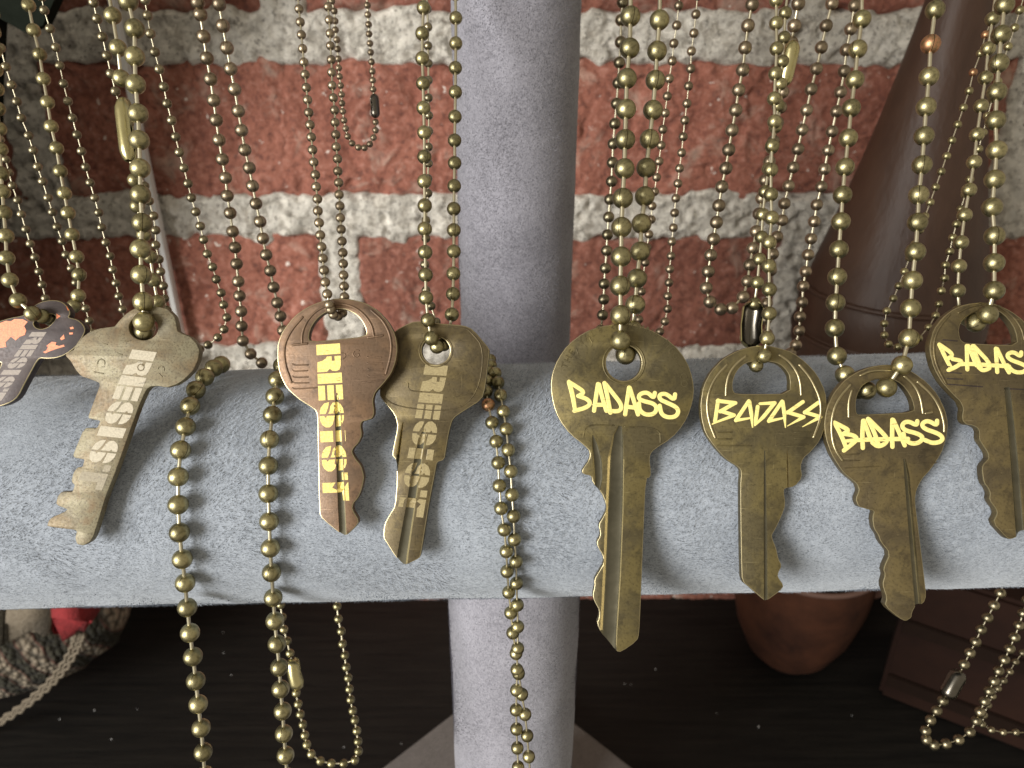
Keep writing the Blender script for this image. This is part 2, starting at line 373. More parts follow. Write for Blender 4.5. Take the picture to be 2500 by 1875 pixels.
for j in range(nz + 1):
    r_ = []
    for i in range(nx + 1):
        x = X0 + (X1 - X0) * i / nx; z = Z0 + (Z1 - Z0) * j / nz
        r_.append(bm.verts.new((x, mortar_y(x, z), z - TABLE_Z)))
    g.append(r_)
for j in range(nz):
    for i in range(nx):
        bm.faces.new((g[j][i], g[j][i + 1], g[j + 1][i + 1], g[j + 1][i]))
mesh_obj('mortar', bm, M['mortar'], wall)

# ---------------------------------------------------------------- display stand
BAR_R = 0.026; TILT = R(1.6)
AX = Vector((math.cos(TILT), 0, math.sin(TILT)))
stand = thing('jewelry_stand', 'grey suede covered T bar display stand carrying the keys and chains', 'display stand', (0, 0, TABLE_Z))
def cyl_cover(name, p0, p1, r, m, seg=96, n=120, sag=0.0004):
    p0, p1 = Vector(p0), Vector(p1); ax = (p1 - p0).normalized(); a = ax.orthogonal().normalized(); b = ax.cross(a)
    bm = bmesh.new(); rings = []
    prof = [(0, r * 0.9)] + [(0.004 / (p1 - p0).length, r)] + [(k / n, r) for k in range(1, n)] + [(1 - 0.004 / (p1 - p0).length, r), (1, r * 0.9)]
    for t, rr in prof:
        c = p0.lerp(p1, t); ring = []
        for k in range(seg):
            an = 2 * math.pi * k / seg; d = a * math.cos(an) + b * math.sin(an)
            q = c + d * rr
            q += d * noise.fractal(q * 40, 1.0, 2.0, 3) * sag
            ring.append(bm.verts.new(q))
        rings.append(ring)
    for i in range(len(rings) - 1):
        for k in range(seg): bm.faces.new((rings[i][k], rings[i][(k + 1) % seg], rings[i + 1][(k + 1) % seg], rings[i + 1][k]))
    bm.faces.new(rings[0][::-1]); bm.faces.new(rings[-1])
    for v in bm.verts: v.co.z -= TABLE_Z
    return mesh_obj(name, bm, m, stand, True, 50)
cyl_cover('horizontal_bar', -AX * 0.152, AX * 0.152, BAR_R, M['suede_bar'])
cyl_cover('post', (0.0005, 0.0005, TABLE_Z + 0.012), (0.0005, 0.0005, -0.018), 0.0162, M['suede_post'], 72, 60)
RP = 0.0640
import numpy as np
def nap(p0, p1, r, n, length, m, seed, flow):
    """short brushed fibres standing on the suede cover, one thin triangle each"""
    rng = np.random.default_rng(seed); p0, p1 = Vector(p0), Vector(p1); ax = (p1 - p0).normalized()
    a = Vector((0, -1, 0)); a = (a - ax * a.dot(ax)).normalized(); b = ax.cross(a)
    A, B, X = (np.array(v) for v in (a, b, ax))
    t = rng.random(n) * (p1 - p0).length; an = (rng.random(n) - 0.5) * R(250)
    N = np.cos(an)[:, None] * A + np.sin(an)[:, None] * B; Tn = -np.sin(an)[:, None] * A + np.cos(an)[:, None] * B
    O = np.array(p0) + t[:, None] * X + N * (r - 0.00004)
    fl = np.array([noise.noise(Vector((x * 55, y * 55, seed))) * 2.6 + noise.noise(Vector((x * 160, y * 160, seed + 4.0))) * 1.2 for x, y in zip(t, an * r)]) + flow + (rng.random(n) - 0.5) * 1.2
    D = np.cos(fl)[:, None] * X + np.sin(fl)[:, None] * Tn
    tilt = 0.35 + 0.4 * rng.random(n); L = length * (0.6 + 0.8 * rng.random(n))
    tip = O + L[:, None] * (np.cos(tilt)[:, None] * D + np.sin(tilt)[:, None] * N)
    S = np.cross(D, N); wd = (0.000045 + 0.00003 * rng.random(n))[:, None]
    V = np.stack([O - S * wd, O + S * wd, tip], 1).reshape(-1, 3); V[:, 2] -= TABLE_Z
    me = bpy.data.meshes.new('suede_nap'); me.from_pydata(V.tolist(), [], np.arange(3 * n).reshape(-1, 3).tolist()); me.materials.append(m)
    o = link(bpy.data.objects.new('suede_nap', me), stand); o['kind'] = 'stuff'; return o
nap(-AX * 0.150, AX * 0.150, BAR_R, 130000, 0.00075, M['suede_bar'], 3, -0.6)
nap((0.0005, 0.0005, TABLE_Z + 0.014), (0.0005, 0.0005, -0.024), 0.0162, 60000, 0.00055, M['suede_post'], 5, 0.4)
nap((0.001, RP, 0.0), (0.001, RP, 0.13), 0.0160, 40000, 0.00055, M['suede_post'], 9, 0.4)
cyl_cover('post', (0.001, RP, TABLE_Z + 0.012), (0.001, RP, 0.16), 0.0160, M['suede_post'], 72, 80)
cyl_cover('horizontal_bar', (-0.15, RP, 0.178), (0.15, RP, 0.178), 0.020, M['suede_bar'], 48, 40)
bm = bmesh.new()
hb = 0.150; cx, cy = -0.002, 0.144 - 0.150
pr = [(cx, cy + hb), (cx - hb, cy), (cx, cy - hb), (cx + hb, cy)]
lo = [bm.verts.new((x, y, 0.0005)) for x, y in pr]; hi = [bm.verts.new((x, y, 0.012)) for x, y in pr]
bm.faces.new(hi[::-1]); bm.faces.new(lo)
for i in range(4): bm.faces.new((lo[i], hi[i], hi[(i + 1) % 4], lo[(i + 1) % 4]))
bmesh.ops.recalc_face_normals(bm, faces=bm.faces)
bmesh.ops.bevel(bm, geom=[e for e in bm.edges], offset=0.0015, segments=3, affect='EDGES')
mesh_obj('base', bm, M['base'], stand, True, 40)

# ---------------------------------------------------------------- background things
# tall tapered bottle standing in a clay pot
BX, BY = 0.163, 0.165
bot = thing('tapered_bottle', 'tall tapered dark brown leather bottle rising from the clay pot', 'bottle', (BX, BY, -0.185))
bm = bmesh.new()
prof = [(0.006, 0.0), (0.016, 0.002), (0.018, 0.08), (0.026, 0.115), (0.036, 0.138), (0.0385, 0.150), (0.0385, 0.1545)]
prof += [(0.0374, 0.1565), (0.0378, 0.1590), (0.0376, 0.1715), (0.0362, 0.1735)]
for t in range(1, 15):
    f = t / 14; prof.append((0.0362 + (0.0092 - 0.0362) * f - 0.0026 * math.sin(math.pi * f), 0.1750 + f * 0.125))
add_lathe(bm, prof, 64); mesh_obj('bottle_body', bm, M['leather'], bot, True, 35)
for z, r_ in ((0.1548, 0.0390), (0.1742, 0.0373)):
    bm = bmesh.new(); add_lathe(bm, [(r_ - 0.002, z - 0.0012), (r_, z - 0.0008), (r_ + 0.0004, z), (r_, z + 0.0008), (r_ - 0.002, z + 0.0012)], 64)
    mesh_obj('collar_ring', bm, M['leather'], bot, True, 35)
pot = thing('clay_pot', 'round reddish clay pot on the dark table below the bar', 'pot', (0.1495, BY, TABLE_Z))
bm = bmesh.new()
add_lathe(bm, [(0.006, 0.0008), (0.014, 0.001), (0.022, 0.010), (0.029, 0.026), (0.0335, 0.046), (0.0350, 0.066), (0.0352, 0.072), (0.0340, 0.0725), (0.0325, 0.070), (0.031, 0.046), (0.022, 0.038), (0.004, 0.037)], 64)
mesh_obj('pot_body', bm, M['clay'], pot, True, 50)
bm = bmesh.new(); pts = [(0.0346 * math.cos(a * math.pi / 32), 0.0346 * math.sin(a * math.pi / 32), 0.0725) for a in range(65)]
add_tube(bm, pts, 0.0014, 8, 1, False); mesh_obj('pot_rim', bm, M['clay_rim'], pot)
# leather box at lower right
box = thing('leather_box', 'dark brown leather box with worn straps standing on the table behind the hanging silver chains', 'box', (0.19, 0.141, TABLE_Z))
rb = Matrix.Rotation(R(-32), 3, 'Z')
def rbox(name, lo_, hi_, m, bev=0.002):
    bm = bmesh.new(); c = [(a + b) / 2 for a, b in zip(lo_, hi_)]; s = [b - a for a, b in zip(lo_, hi_)]
    add_box(bm, c, s); bmesh.ops.bevel(bm, geom=list(bm.edges), offset=bev, segments=2, affect='EDGES')
    bmesh.ops.transform(bm, matrix=rb.to_4x4(), verts=bm.verts); return mesh_obj(name, bm, m, box, True, 40)
rbox('box_body', (0, -0.004, 0.0008), (0.13, 0.05, 0.082), M['leather_box'])
rbox('strap', (0.002, -0.0058, 0.046), (0.128, -0.0035, 0.054), M['strap'], 0.0006)
rbox('strap', (0.002, -0.0058, 0.010), (0.128, -0.0035, 0.018), M['strap'], 0.0006)
# woven bag at lower left
bag = thing('woven_bag', 'striped woven wool bag with a beige band and red tip on the dark table', 'bag', (-0.262, 0.145, TABLE_Z))
def lump(name, c, rad, m, seg=48, amp=0.004, fr=60):
    bm = bmesh.new(); bmesh.ops.create_uvsphere(bm, u_segments=seg, v_segments=seg // 2, radius=1.0)
    for v in bm.verts:
        d = v.co.copy(); v.co = Vector((d.x * rad[0], d.y * rad[1], d.z * rad[2]))
        v.co += d * noise.fractal(v.co * fr, 1, 2, 3) * amp
        v.co += Vector(c)
        if v.co.z < 0.0008: v.co.z = 0.0008
    return mesh_obj(name, bm, m, bag)
lump('bag_body', (-0.008, 0, 0.060), (0.082, 0.040, 0.0545), M['weave'], 64, 0.0025, 70)
BO = Vector((-0.262, 0.145, TABLE_Z))
def patch(name, pts, y, m, depth=0.012):
    bm = bmesh.new(); pp = [at_y(px, py, y) - BO for px, py in pts]; n = len(pp)
    f0 = [bm.verts.new(p + Vector((0, 0.003 * math.sin(i * 2.1), 0))) for i, p in enumerate(pp)]; f1 = [bm.verts.new(p + Vector((0, depth, 0))) for p in pp]
    bm.faces.new(f0); bm.faces.new(f1[::-1])
    for i in range(n): bm.faces.new((f0[i], f1[i], f1[(i + 1) % n], f0[(i + 1) % n]))
    bmesh.ops.recalc_face_normals(bm, faces=bm.faces); bmesh.ops.bevel(bm, geom=list(bm.edges), offset=0.0012, segments=2, affect='EDGES'); mesh_obj(name, bm, m, bag)
patch('red_patch', [(112, 1455), (186, 1455), (206, 1500), (222, 1524), (208, 1530), (212, 1541), (192, 1544), (182, 1557), (168, 1552), (160, 1566), (148, 1553), (140, 1530), (126, 1505)], 0.1040, M['red_wool'], 0.012)
patch('beige_band', [(10, 1455), (60, 1455), (112, 1455), (124, 1490), (128, 1512), (122, 1540), (112, 1562), (70, 1556), (20, 1566), (14, 1520)], 0.1025, M['beige_wool'], 0.006)
patch('knit_panel', [(-80, 1455), (8, 1455), (18, 1570), (-80, 1600)], 0.101, M['knit'], 0.02)
for off, rad in ((0, 0.0008), (-9, 0.0007), (-20, 0.0008)):
    bm = bmesh.new(); cps = [(206 + off, 1548), (196 + off, 1580), (165 + off, 1634), (120 + off, 1682), (62 + off, 1730), (0 + off, 1769), (-70 + off, 1800)]
    cps = chaikin([Vector((x, y, 0)) for x, y in cps], 3, 0.25, False)
    pts = []
    for i, p in enumerate(cps):
        wv = 4 * math.sin(i * 2.1 + off); q = at_y(p.x + wv * 0.7, p.y + wv * 0.7, 0.109) - BO; q.z = max(q.z, 0.0026); pts.append(q)
    add_tube(bm, pts, rad, 6); mesh_obj('scalloped_trim', bm, M['beige_wool'], bag)
# dust specks on the table top
bm = bmesh.new()
for (px, py, r_) in [(146, 1756, 3.2), (231, 1734, 3.4), (272, 1805, 3.2), (545, 1545, 2.6), (546, 1594, 2.4), (565, 1648, 2.4), (335, 1731, 2), (1852, 1774, 4), (1600, 1634, 2.6), (1525, 1670, 2.4), (1540, 1671, 2), (1963, 1645, 2.6), (840, 1824, 2.6), (980, 1816, 2.4), (2080, 1747, 2.2), (1750, 1742, 2)]:
    d = ray(px, py); t = (TABLE_Z + 0.0002 - CAM.z) / d.z; p = CAM + d * t
    bmesh.ops.create_icosphere(bm, subdivisions=1, radius=r_ * t / F * 0.5, matrix=Matrix.Translation(p + Vector((0, 0, 0.0001))) @ Matrix.Diagonal((1, 1.2, 0.35, 1)))
o = mesh_obj('dust_specks', bm, M['white']); o['kind'] = 'stuff'; o['label'] = 'white dust specks scattered on the dark table top'
# thin white board edge-on against the wall
bm = bmesh.new(); add_box(bm, (0, 0, 0.27), (0.0026, 0.0045, 0.29)); bmesh.ops.bevel(bm, geom=list(bm.edges), offset=0.0003, segments=2, affect='EDGES')
o = mesh_obj('white_strip', bm, M['white'], None, True, 40); o.location = (-0.1635, 0.2045, TABLE_Z); tag(o, 'thin white strip fixed upright to the brick wall at left', 'strip')
# dark green cloth tip at top left, unseen panel added to shade the wall
bm = bmesh.new(); pts2 = [(-6, 42), (62, 80), (104, 62), (132, 0), (150, -90), (60, -420), (-900, -420), (-900, 900), (-700, 1350), (-40, 1350), (-25, 700), (-14, 200)]
GY = 0.140
pf = [at_y(x, y, GY) for x, y in pts2]
fr = [bm.verts.new(p) for p in pf]; bk = [bm.verts.new(p + Vector((0, 0.006, 0))) for p in pf]
bm.faces.new(fr); bm.faces.new(bk[::-1])
for i in range(len(fr)): bm.faces.new((fr[i], bk[i], bk[(i + 1) % len(fr)], fr[(i + 1) % len(fr)]))
bmesh.ops.recalc_face_normals(bm, faces=bm.faces); bmesh.ops.triangulate(bm, faces=bm.faces)
o = mesh_obj('felt_banner_light_blocker', bm, M['green'], None, False); tag(o, 'dark green felt banner, pointed tip in the top left corner, unseen part added to block light', 'banner')

# ---------------------------------------------------------------- keys
KT = 0.0019
class Key:
    def __init__(s, name, label, center, elev, dist, roll_az=0.0, thick=KT):
        n = Vector((math.sin(R(roll_az)) * math.cos(R(elev)), -math.cos(R(roll_az)) * math.cos(R(elev)), math.sin(R(elev))))
        n = (n - AX * (n.dot(AX)) + AX * math.sin(R(roll_az))).normalized()
        s.n = n; s.thick = thick
        d = ray(*center)
        # front plane passes at distance dist from the bar axis at this key's centre
        nn = (n - AX * n.dot(AX)).normalized()
        t = (dist - nn.dot(CAM)) / nn.dot(d)
        s.o = CAM + d * t
        s.ex = (Vector((1, 0, 0)) - n * n.x).normalized(); s.ey = n.cross(s.ex)
        s.root = thing(name, label, 'key', (0, 0, 0), 'engraved keys hanging on ball chains')
        mw = Matrix((s.ex, s.ey, n)).transposed().to_4x4(); mw.translation = s.o
        s.root.matrix_world = mw
    def Z(s, px, py):
        d = ray(px, py); return s.n.dot(s.o - CAM) / s.n.dot(d)
    def uv(s, px, py):
        p = P(px, py, s.Z(px, py)) - s.o
        return Vector((p.dot(s.ex), p.dot(s.ey), 0))
    def body(s, outline, holes, material, smooth_n=1, q=0.25, hole_n=2, cutters=(), bev=0.00016, edge='worn_edge'):
        cu = bpy.data.curves.new('key_outline', 'CURVE'); cu.dimensions = '2D'; cu.fill_mode = 'BOTH'
        for pts, n_, qq in [(outline, smooth_n, q)] + [(h, hole_n, 0.25) for h in holes]:
            pp = chaikin([s.uv(*p) for p in pts], n_, qq)
            sp = cu.splines.new('POLY'); sp.points.add(len(pp) - 1); sp.use_cyclic_u = True
            for a, b in zip(sp.points, pp): a.co = (b.x, b.y, 0, 1)
        cu.extrude = s.thick / 2 - bev; cu.bevel_depth = bev; cu.bevel_resolution = 1
        tmp = link(bpy.data.objects.new('tmp_outline', cu))
        dg = bpy.context.evaluated_depsgraph_get(); me = bpy.data.meshes.new_from_object(tmp.evaluated_get(dg))
        bpy.data.objects.remove(tmp); bpy.data.curves.remove(cu)
        bm = bmesh.new(); bm.from_mesh(me); bmesh.ops.remove_doubles(bm, verts=bm.verts, dist=1e-6)
        for v in bm.verts: v.co.z -= s.thick / 2
        bmesh.ops.recalc_face_normals(bm, faces=bm.faces); bm.to_mesh(me); bm.free()
        o = link(bpy.data.objects.new('blade_and_bow', me))
        tmps = []
        for c in cutters:
            bmc = bmesh.new(); s.groove(bmc, *c)
            mc = bpy.data.meshes.new('cut'); bmc.to_mesh(mc); bmc.free()
            oc = link(bpy.data.objects.new('cut', mc)); tmps.append(oc)
            md = o.modifiers.new('b', 'BOOLEAN'); md.operation = 'DIFFERENCE'; md.solver = 'EXACT'; md.object = oc
        if tmps:
            dg = bpy.context.evaluated_depsgraph_get(); m2 = bpy.data.meshes.new_from_object(o.evaluated_get(dg))
            o.modifiers.clear(); old = o.data; o.data = m2; bpy.data.meshes.remove(old)
            for t in tmps:
                mm = t.data; bpy.data.objects.remove(t); bpy.data.meshes.remove(mm)
        o.data.name = 'blade_and_bow'
        o.data.polygons.foreach_set('use_smooth', [True] * len(o.data.polygons)); o.data.set_sharp_from_angle(angle=R(28))
        o.data.materials.clear(); o.data.materials.append(material); o.data.materials.append(M[edge] if edge else material); o.data.materials.append(M['groove_shade']); o.parent = s.root
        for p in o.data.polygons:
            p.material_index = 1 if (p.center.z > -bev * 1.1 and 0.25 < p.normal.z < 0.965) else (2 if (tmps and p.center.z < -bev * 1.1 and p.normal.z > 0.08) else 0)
        bm = bmesh.new(); bm.from_mesh(o.data); s.bvh = BVHTree.FromBMesh(bm); bm.free()
        s.bodyo = o; s.mat = material
        return o
    def groove(s, bm, pts, widths, depth, prof='U'):
        """cutter: swept channel along photo points"""
        c = [s.uv(*p) for p in pts]; px = s.Z(*pts[0]) / F; rings = []
        shape = {'U': [(-0.5, 0.1), (-0.5, 0.0), (-0.34, -0.55), (-0.20, -0.86), (-0.04, -1), (0.28, -1), (0.40, -0.92), (0.46, -0.6), (0.5, 0.0), (0.5, 0.1)],
                 'V': [(-0.5, 0.1), (-0.5, 0.0), (0, -1), (0.5, 0.0), (0.5, 0.1)],
                 'L': [(-0.5, 0.1), (-0.5, -0.85), (-0.1, -1), (0.3, -0.95), (0.5, 0.0), (0.5, 0.1)],
                 'J': [(-0.5, 0.1), (-0.5, 0.0), (-0.1, -1), (0.5, -0.9), (0.5, 0.1)]}[prof]
        for i, p in enumerate(c):
            t = (c[min(i + 1, len(c) - 1)] - c[max(i - 1, 0)]).normalized(); a = Vector((-t.y, t.x, 0)) * -1
            w_ = widths[i] * px; dd = depth * min(1.0, widths[i] / max(widths) * 1.2)
            rings.append([bm.verts.new(p + a * (x * w_ * -1) + Vector((0, 0, z * dd if z < 0 else (0.0004 if z > 0 else 0.00002)))) for x, z in shape])
        m = len(shape)
        for i in range(len(rings) - 1):
            for k in range(m): bm.faces.new((rings[i][k], rings[i][(k + 1) % m], rings[i + 1][(k + 1) % m], rings[i + 1][k]))
        bm.faces.new(rings[0][::-1]); bm.faces.new(rings[-1]); bmesh.ops.recalc_face_normals(bm, faces=bm.faces)
    def lines(s, name, polys, r=0.00017, material=None, flat=0.8):
        bm = bmesh.new()
        for pl in polys:
            pp = [s.uv(*p) for p in pl]
            if len(pp) > 2: pp = chaikin(pp, 2, 0.25, False)
            add_tube(bm, pp, r, 8, flat, True, Vector((0, 0, 1)))
        return mesh_obj(name, bm, material or s.mat, s.root)
    def strokes(s, polys, wpx, material, sm=1):
        px = s.Z(*polys[0][0][:2]) / F; bm = bmesh.new()
        for i, pl in enumerate(polys):
            pp = [s.uv(p[0], p[1]) + Vector((0, 0, 0.000010 + 0.000003 * (i % 7))) for p in pl]
            ww = [(p[2] if len(p) > 2 else 1.0) * wpx * px / 2 for p in pl]
            if sm:
                q = [Vector((p.x, p.y, w_)) for p, w_ in zip(pp, ww)]; z = pp[0].z
                q = chaikin(q, 2, 0.25, False); pp = [Vector((v.x, v.y, z)) for v in q]; ww = [v[2] for v in q]
            add_tube(bm, pp, ww, 12, 0.055, True, Vector((0, 0, 1)))
        return mesh_obj('lettering', bm, material, s.root)
    def polys(s, name, polylist, material, lift=0.000035, cuts=2):
        bm = bmesh.new()
        for pl in polylist:
            f = bm.faces.new([bm.verts.new(s.uv(*p)) for p in pl])
        bmesh.ops.triangulate(bm, faces=bm.faces)
        for _ in range(cuts):
            bmesh.ops.subdivide_edges(bm, edges=[e for e in bm.edges if e.calc_length() > 0.00035], cuts=1, use_grid_fill=True)
            bmesh.ops.triangulate(bm, faces=bm.faces)
        for v in bm.verts:
            h = s.bvh.ray_cast(v.co + Vector((0, 0, 0.01)), Vector((0, 0, -1)))
            v.co.z = (h[0].z if h[0] and h[0].z > -0.0012 else 0) + lift
        for f in bm.faces:
            f.normal_update()
            if f.normal.z < 0: f.normal_flip()
        return mesh_obj(name, bm, material, s.root, False)

def arc(cx_, cy_, r, a0, a1, n=10, ry=None):
    return [(cx_ + r * math.cos(R(a0 + (a1 - a0) * i / n)), cy_ + (ry or r) * math.sin(R(a0 + (a1 - a0) * i / n))) for i in range(n + 1)]
def resist_polys(TL, TR, BL, BR, skip=()):
    """stencil word running down the key; u along the word, w up the letters"""
    LET = []
    def S(u0, u1):
        def blob(a0, a1, c, ri=0.17): pass
        m = []
        g = 0.045
        # four stencil lobes of an S cut along its middle
        m.append([(g + 0.47, 0.0)][0:0])
        q = lambda pts: [(u0 + (u1 - u0) * x, y) for x, y in pts]
        half1 = [(0.46, 0.44), (0.10, 0.40), (0.0, 0.30), (0.04, 0.14), (0.16, 0.05), (0.33, 0.0), (0.46, 0.0), (0.46, 0.24), (0.36, 0.30), (0.46, 0.36)]
        a1 = [(0.46, 0.02), (0.46, 0.26), (0.36, 0.31), (0.27, 0.36), (0.02, 0.42), (0.06, 0.22), (0.20, 0.08), (0.34, 0.03)]
        a2 = [(0.46, 0.36), (0.46, 0.70), (0.38, 0.76), (0.46, 0.82), (0.46, 0.99), (0.28, 0.97), (0.12, 0.88), (0.02, 0.72), (0.05, 0.56), (0.18, 0.46), (0.36, 0.42)]
        b1 = [(0.54, 0.02), (0.54, 0.20), (0.62, 0.25), (0.54, 0.31), (0.54, 0.62), (0.70, 0.58), (0.88, 0.52), (0.98, 0.40), (0.98, 0.24), (0.88, 0.10), (0.72, 0.03)]
        b2 = [(0.54, 0.66), (0.54, 0.99), (0.70, 0.98), (0.86, 0.90), (0.95, 0.78), (0.98, 0.62), (0.78, 0.64)]
        return [q(a1), q(a2), q(b1), q(b2)]
    q = lambda u0, u1, pts: [(u0 + (u1 - u0) * x, y) for x, y in pts]
    LET += [q(0, .175, [(0, 0), (0, 1), (.38, 1), (.38, 0)]),
            q(0, .175, [(.45, .42), (.45, .62), (.62, .62), (.62, .74), (.45, .74), (.45, 1), (.80, .98), (.95, .92), (1, .78), (.98, .62), (.90, .52), (1.0, .40), (1.0, 0), (.64, .02), (.60, .22), (.52, .38)])]
    LET += [q(.186, .356, [(0, 0), (0, 1), (.38, 1), (.38, 0)]), q(.186, .356, [(.45, 0), (.45, .28), (1, .28), (1, 0)]),
            q(.186, .356, [(.45, .37), (.45, .64), (1, .64), (1, .37)]), q(.186, .356, [(.45, .73), (.45, 1), (1, 1), (1, .73)])]
    LET += S(.366, .533) + [q(.553, .623, [(0, 0), (0, 1), (1, 1), (1, 0)])] + S(.644, .814)
    LET += [q(.822, 1.0, [(0, .74), (0, 1), (.26, 1), (.26, .74)]),
            q(.822, 1.0, [(.34, 0), (.34, 1), (1, 1), (1, .74), (.70, .72), (.70, 0)])]
    def mp(u, w_):
        L = (TL[0] + (BL[0] - TL[0]) * u, TL[1] + (BL[1] - TL[1]) * u); Rr = (TR[0] + (BR[0] - TR[0]) * u, TR[1] + (BR[1] - TR[1]) * u)
        return (L[0] + (Rr[0] - L[0]) * w_, L[1] + (Rr[1] - L[1]) * w_)
    return [[mp(u, w_) for u, w_ in pl] for pl in LET]
def T(ox, oy, s):            # crop coordinates -> photo coordinates
    return lambda pts: [((ox + p[0] * s, oy + p[1] * s) + tuple(p[2:])) for p in pts]

keys = {}
D0 = BAR_R + KT + 0.0004
# key 0 : dark plum key with bare copper patches (cut by the left edge of the photo)
k0 = Key('house_key', 'dark plum brown key with bright orange worn patches, leftmost key of the row', (80, 850), 27, D0)
t0 = T(0, 700, .226)
k0.body(t0([(345, 230), (400, 190), (480, 158), (590, 150), (670, 170), (730, 230), (752, 290), (728, 330), (760, 345), (830, 360), (890, 410), (915, 470), (890, 530), (850, 590), (810, 650), (700, 730), (600, 765), (500, 770), (430, 762), (390, 800), (330, 910), (250, 1060), (190, 1180), (120, 1240), (0, 1285), (-80, 1285), (-160, 1220), (-60, 1000), (30, 830), (0, 800), (-60, 800), (-200, 780), (-290, 680), (-300, 560), (-230, 450), (-120, 400), (0, 378), (100, 345), (240, 322), (290, 290)]),
        [t0([(345, 400), (380, 450), (440, 466), (510, 450), (570, 400), (615, 340), (600, 296), (540, 285), (450, 305), (380, 345)])], M['key_dark'])
k0.polys('lettering', resist_polys(*t0([(345, 490), (505, 490), (-203, 1230), (17, 1230)])), M['ink_grey'])
k0.polys('bare_copper_patch', [t0(p) for p in ([(-80, 420), (0, 392), (60, 368), (120, 372), (160, 348), (250, 352), (300, 380), (262, 425), (285, 470), (270, 520), (215, 540), (170, 580), (120, 540), (60, 600), (70, 650), (0, 660), (-80, 600)],
    [(465, 705), (500, 690), (520, 650), (500, 640), (560, 595), (610, 600), (600, 630), (640, 640), (690, 625), (700, 645), (610, 672), (530, 700), (490, 720)],
    [(755, 440), (790, 432), (800, 452), (765, 462)], [(748, 496), (790, 494), (788, 514), (750, 516)], [(650, 560), (690, 515), (700, 560), (665, 580)],
    [(610, 290), (655, 318), (612, 350)], [(420, 258), (445, 252), (450, 274), (430, 280)], [(712, 205), (745, 250), (735, 258)])], M['worn_orange'], 0.00004)
# key 1 : speckled silver-tan flat key
k1 = Key('house_key', 'speckled silvery tan flat key with square cut teeth and RESIST in cream letters', (320, 1000), 27, D0 + 0.0012)
t1 = T(100, 1000, .211)
k1.body([(280, 799), (292, 784), (310, 766), (328, 755), (353, 750), (384, 750), (407, 756), (423, 772), (428, 790), (431, 809), (443, 816), (463, 824), (478, 840), (485, 856), (481, 879), (470, 903), (447, 926), (429, 937), (407, 944), (384, 940), (366, 942), (355, 951), (339, 985), (311, 1063), (281, 1148), (256, 1211), (227, 1306), (218, 1321), (203, 1330), (189, 1327), (185, 1314), (189, 1297), (184, 1292), (117, 1284), (118, 1276), (125, 1266), (159, 1251), (167, 1243), (138, 1231), (142, 1213), (151, 1202), (178, 1203), (184, 1184), (176, 1175), (180, 1156), (189, 1143), (203, 1141), (208, 1120), (182, 1116), (180, 1110), (206, 1047), (238, 1047), (247, 1026), (218, 1020), (217, 1016), (245, 942), (243, 933), (221, 924), (199, 917), (185, 901), (174, 881), (160, 866), (181, 855), (186, 845), (199, 827), (217, 813), (240, 804), (276, 799)],
        [arc(350, 800, 38, 0, 340, 17, 33)], M['key_speck'], 1, 0.14, 1, (), 0.00016, None)
word1 = resist_polys((323, 853), (383, 860), (184, 1190), (249, 1197))
k1.polys('lettering', word1[:-2], M['ink_cream']); k1.polys('worn_lettering', word1[-2:], M['ink_faint'])
k1.lines('stamped_mark', [arc(247, 886, 9, 170, 380, 8), arc(344, 897, 8, 0, 350, 10), arc(393, 902, 8, 190, 380, 8), [(230, 908), (252, 912)], [(388, 912), (396, 920)], [(250, 838), (262, 841)], [(285, 862), (298, 866)], [(294, 833), (312, 834)]], 0.00012)
# key 3 : octagonal bow (sits behind key 2)
k3 = Key('house_key', 'olive brass key with cut corner octagonal head and faint tan RESIST', (1040, 1050), 28, D0)
ta = T(660, 700, .2712); tb = T(660, 1000, .2411)
k3.body([(1004, 788), (1026, 786), (1067, 791), (1132, 796), (1154, 806), (1193, 852), (1193, 863), (1183, 944), (1175, 974), (1112, 1014), (1102, 1026), (1094, 1055), (1087, 1096), (1083, 1121), (1065, 1127), (1060, 1154), (1046, 1227), (1026, 1352), (1022, 1362), (990, 1377), (983, 1376), (964, 1354), (949, 1330), (937, 1311), (940, 1280), (952, 1258), (966, 1236), (971, 1174), (970, 1123), (961, 1113), (959, 1108), (973, 1041), (966, 1012), (934, 974), (928, 963), (934, 900), (944, 840), (966, 808)],
        [arc(1064, 856, 37, 0, 340, 17, 36)], M['key_brown'], 1, 0.18, 1,
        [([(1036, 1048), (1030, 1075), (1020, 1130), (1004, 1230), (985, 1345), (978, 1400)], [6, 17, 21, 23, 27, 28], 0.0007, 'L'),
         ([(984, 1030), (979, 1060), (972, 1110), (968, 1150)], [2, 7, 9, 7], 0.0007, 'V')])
k3.polys('lettering', resist_polys((1038, 890), (1094, 893), (968, 1256), (1033, 1264)), M['ink_tan'])
k3.lines('raised_border', [ta([(1460, 352), (1740, 370), (1800, 400), (1930, 560), (1870, 970), (1650, 1130), (1140, 1085), (1010, 985)]), ta([(1240, 870), (1240, 935), (1360, 945)]), ta([(1650, 985), (1815, 965)])], 0.00012)
k3.lines('hole_rim', [arc(1064, 856, 41, 0, 360, 24, 40)], 0.00012)
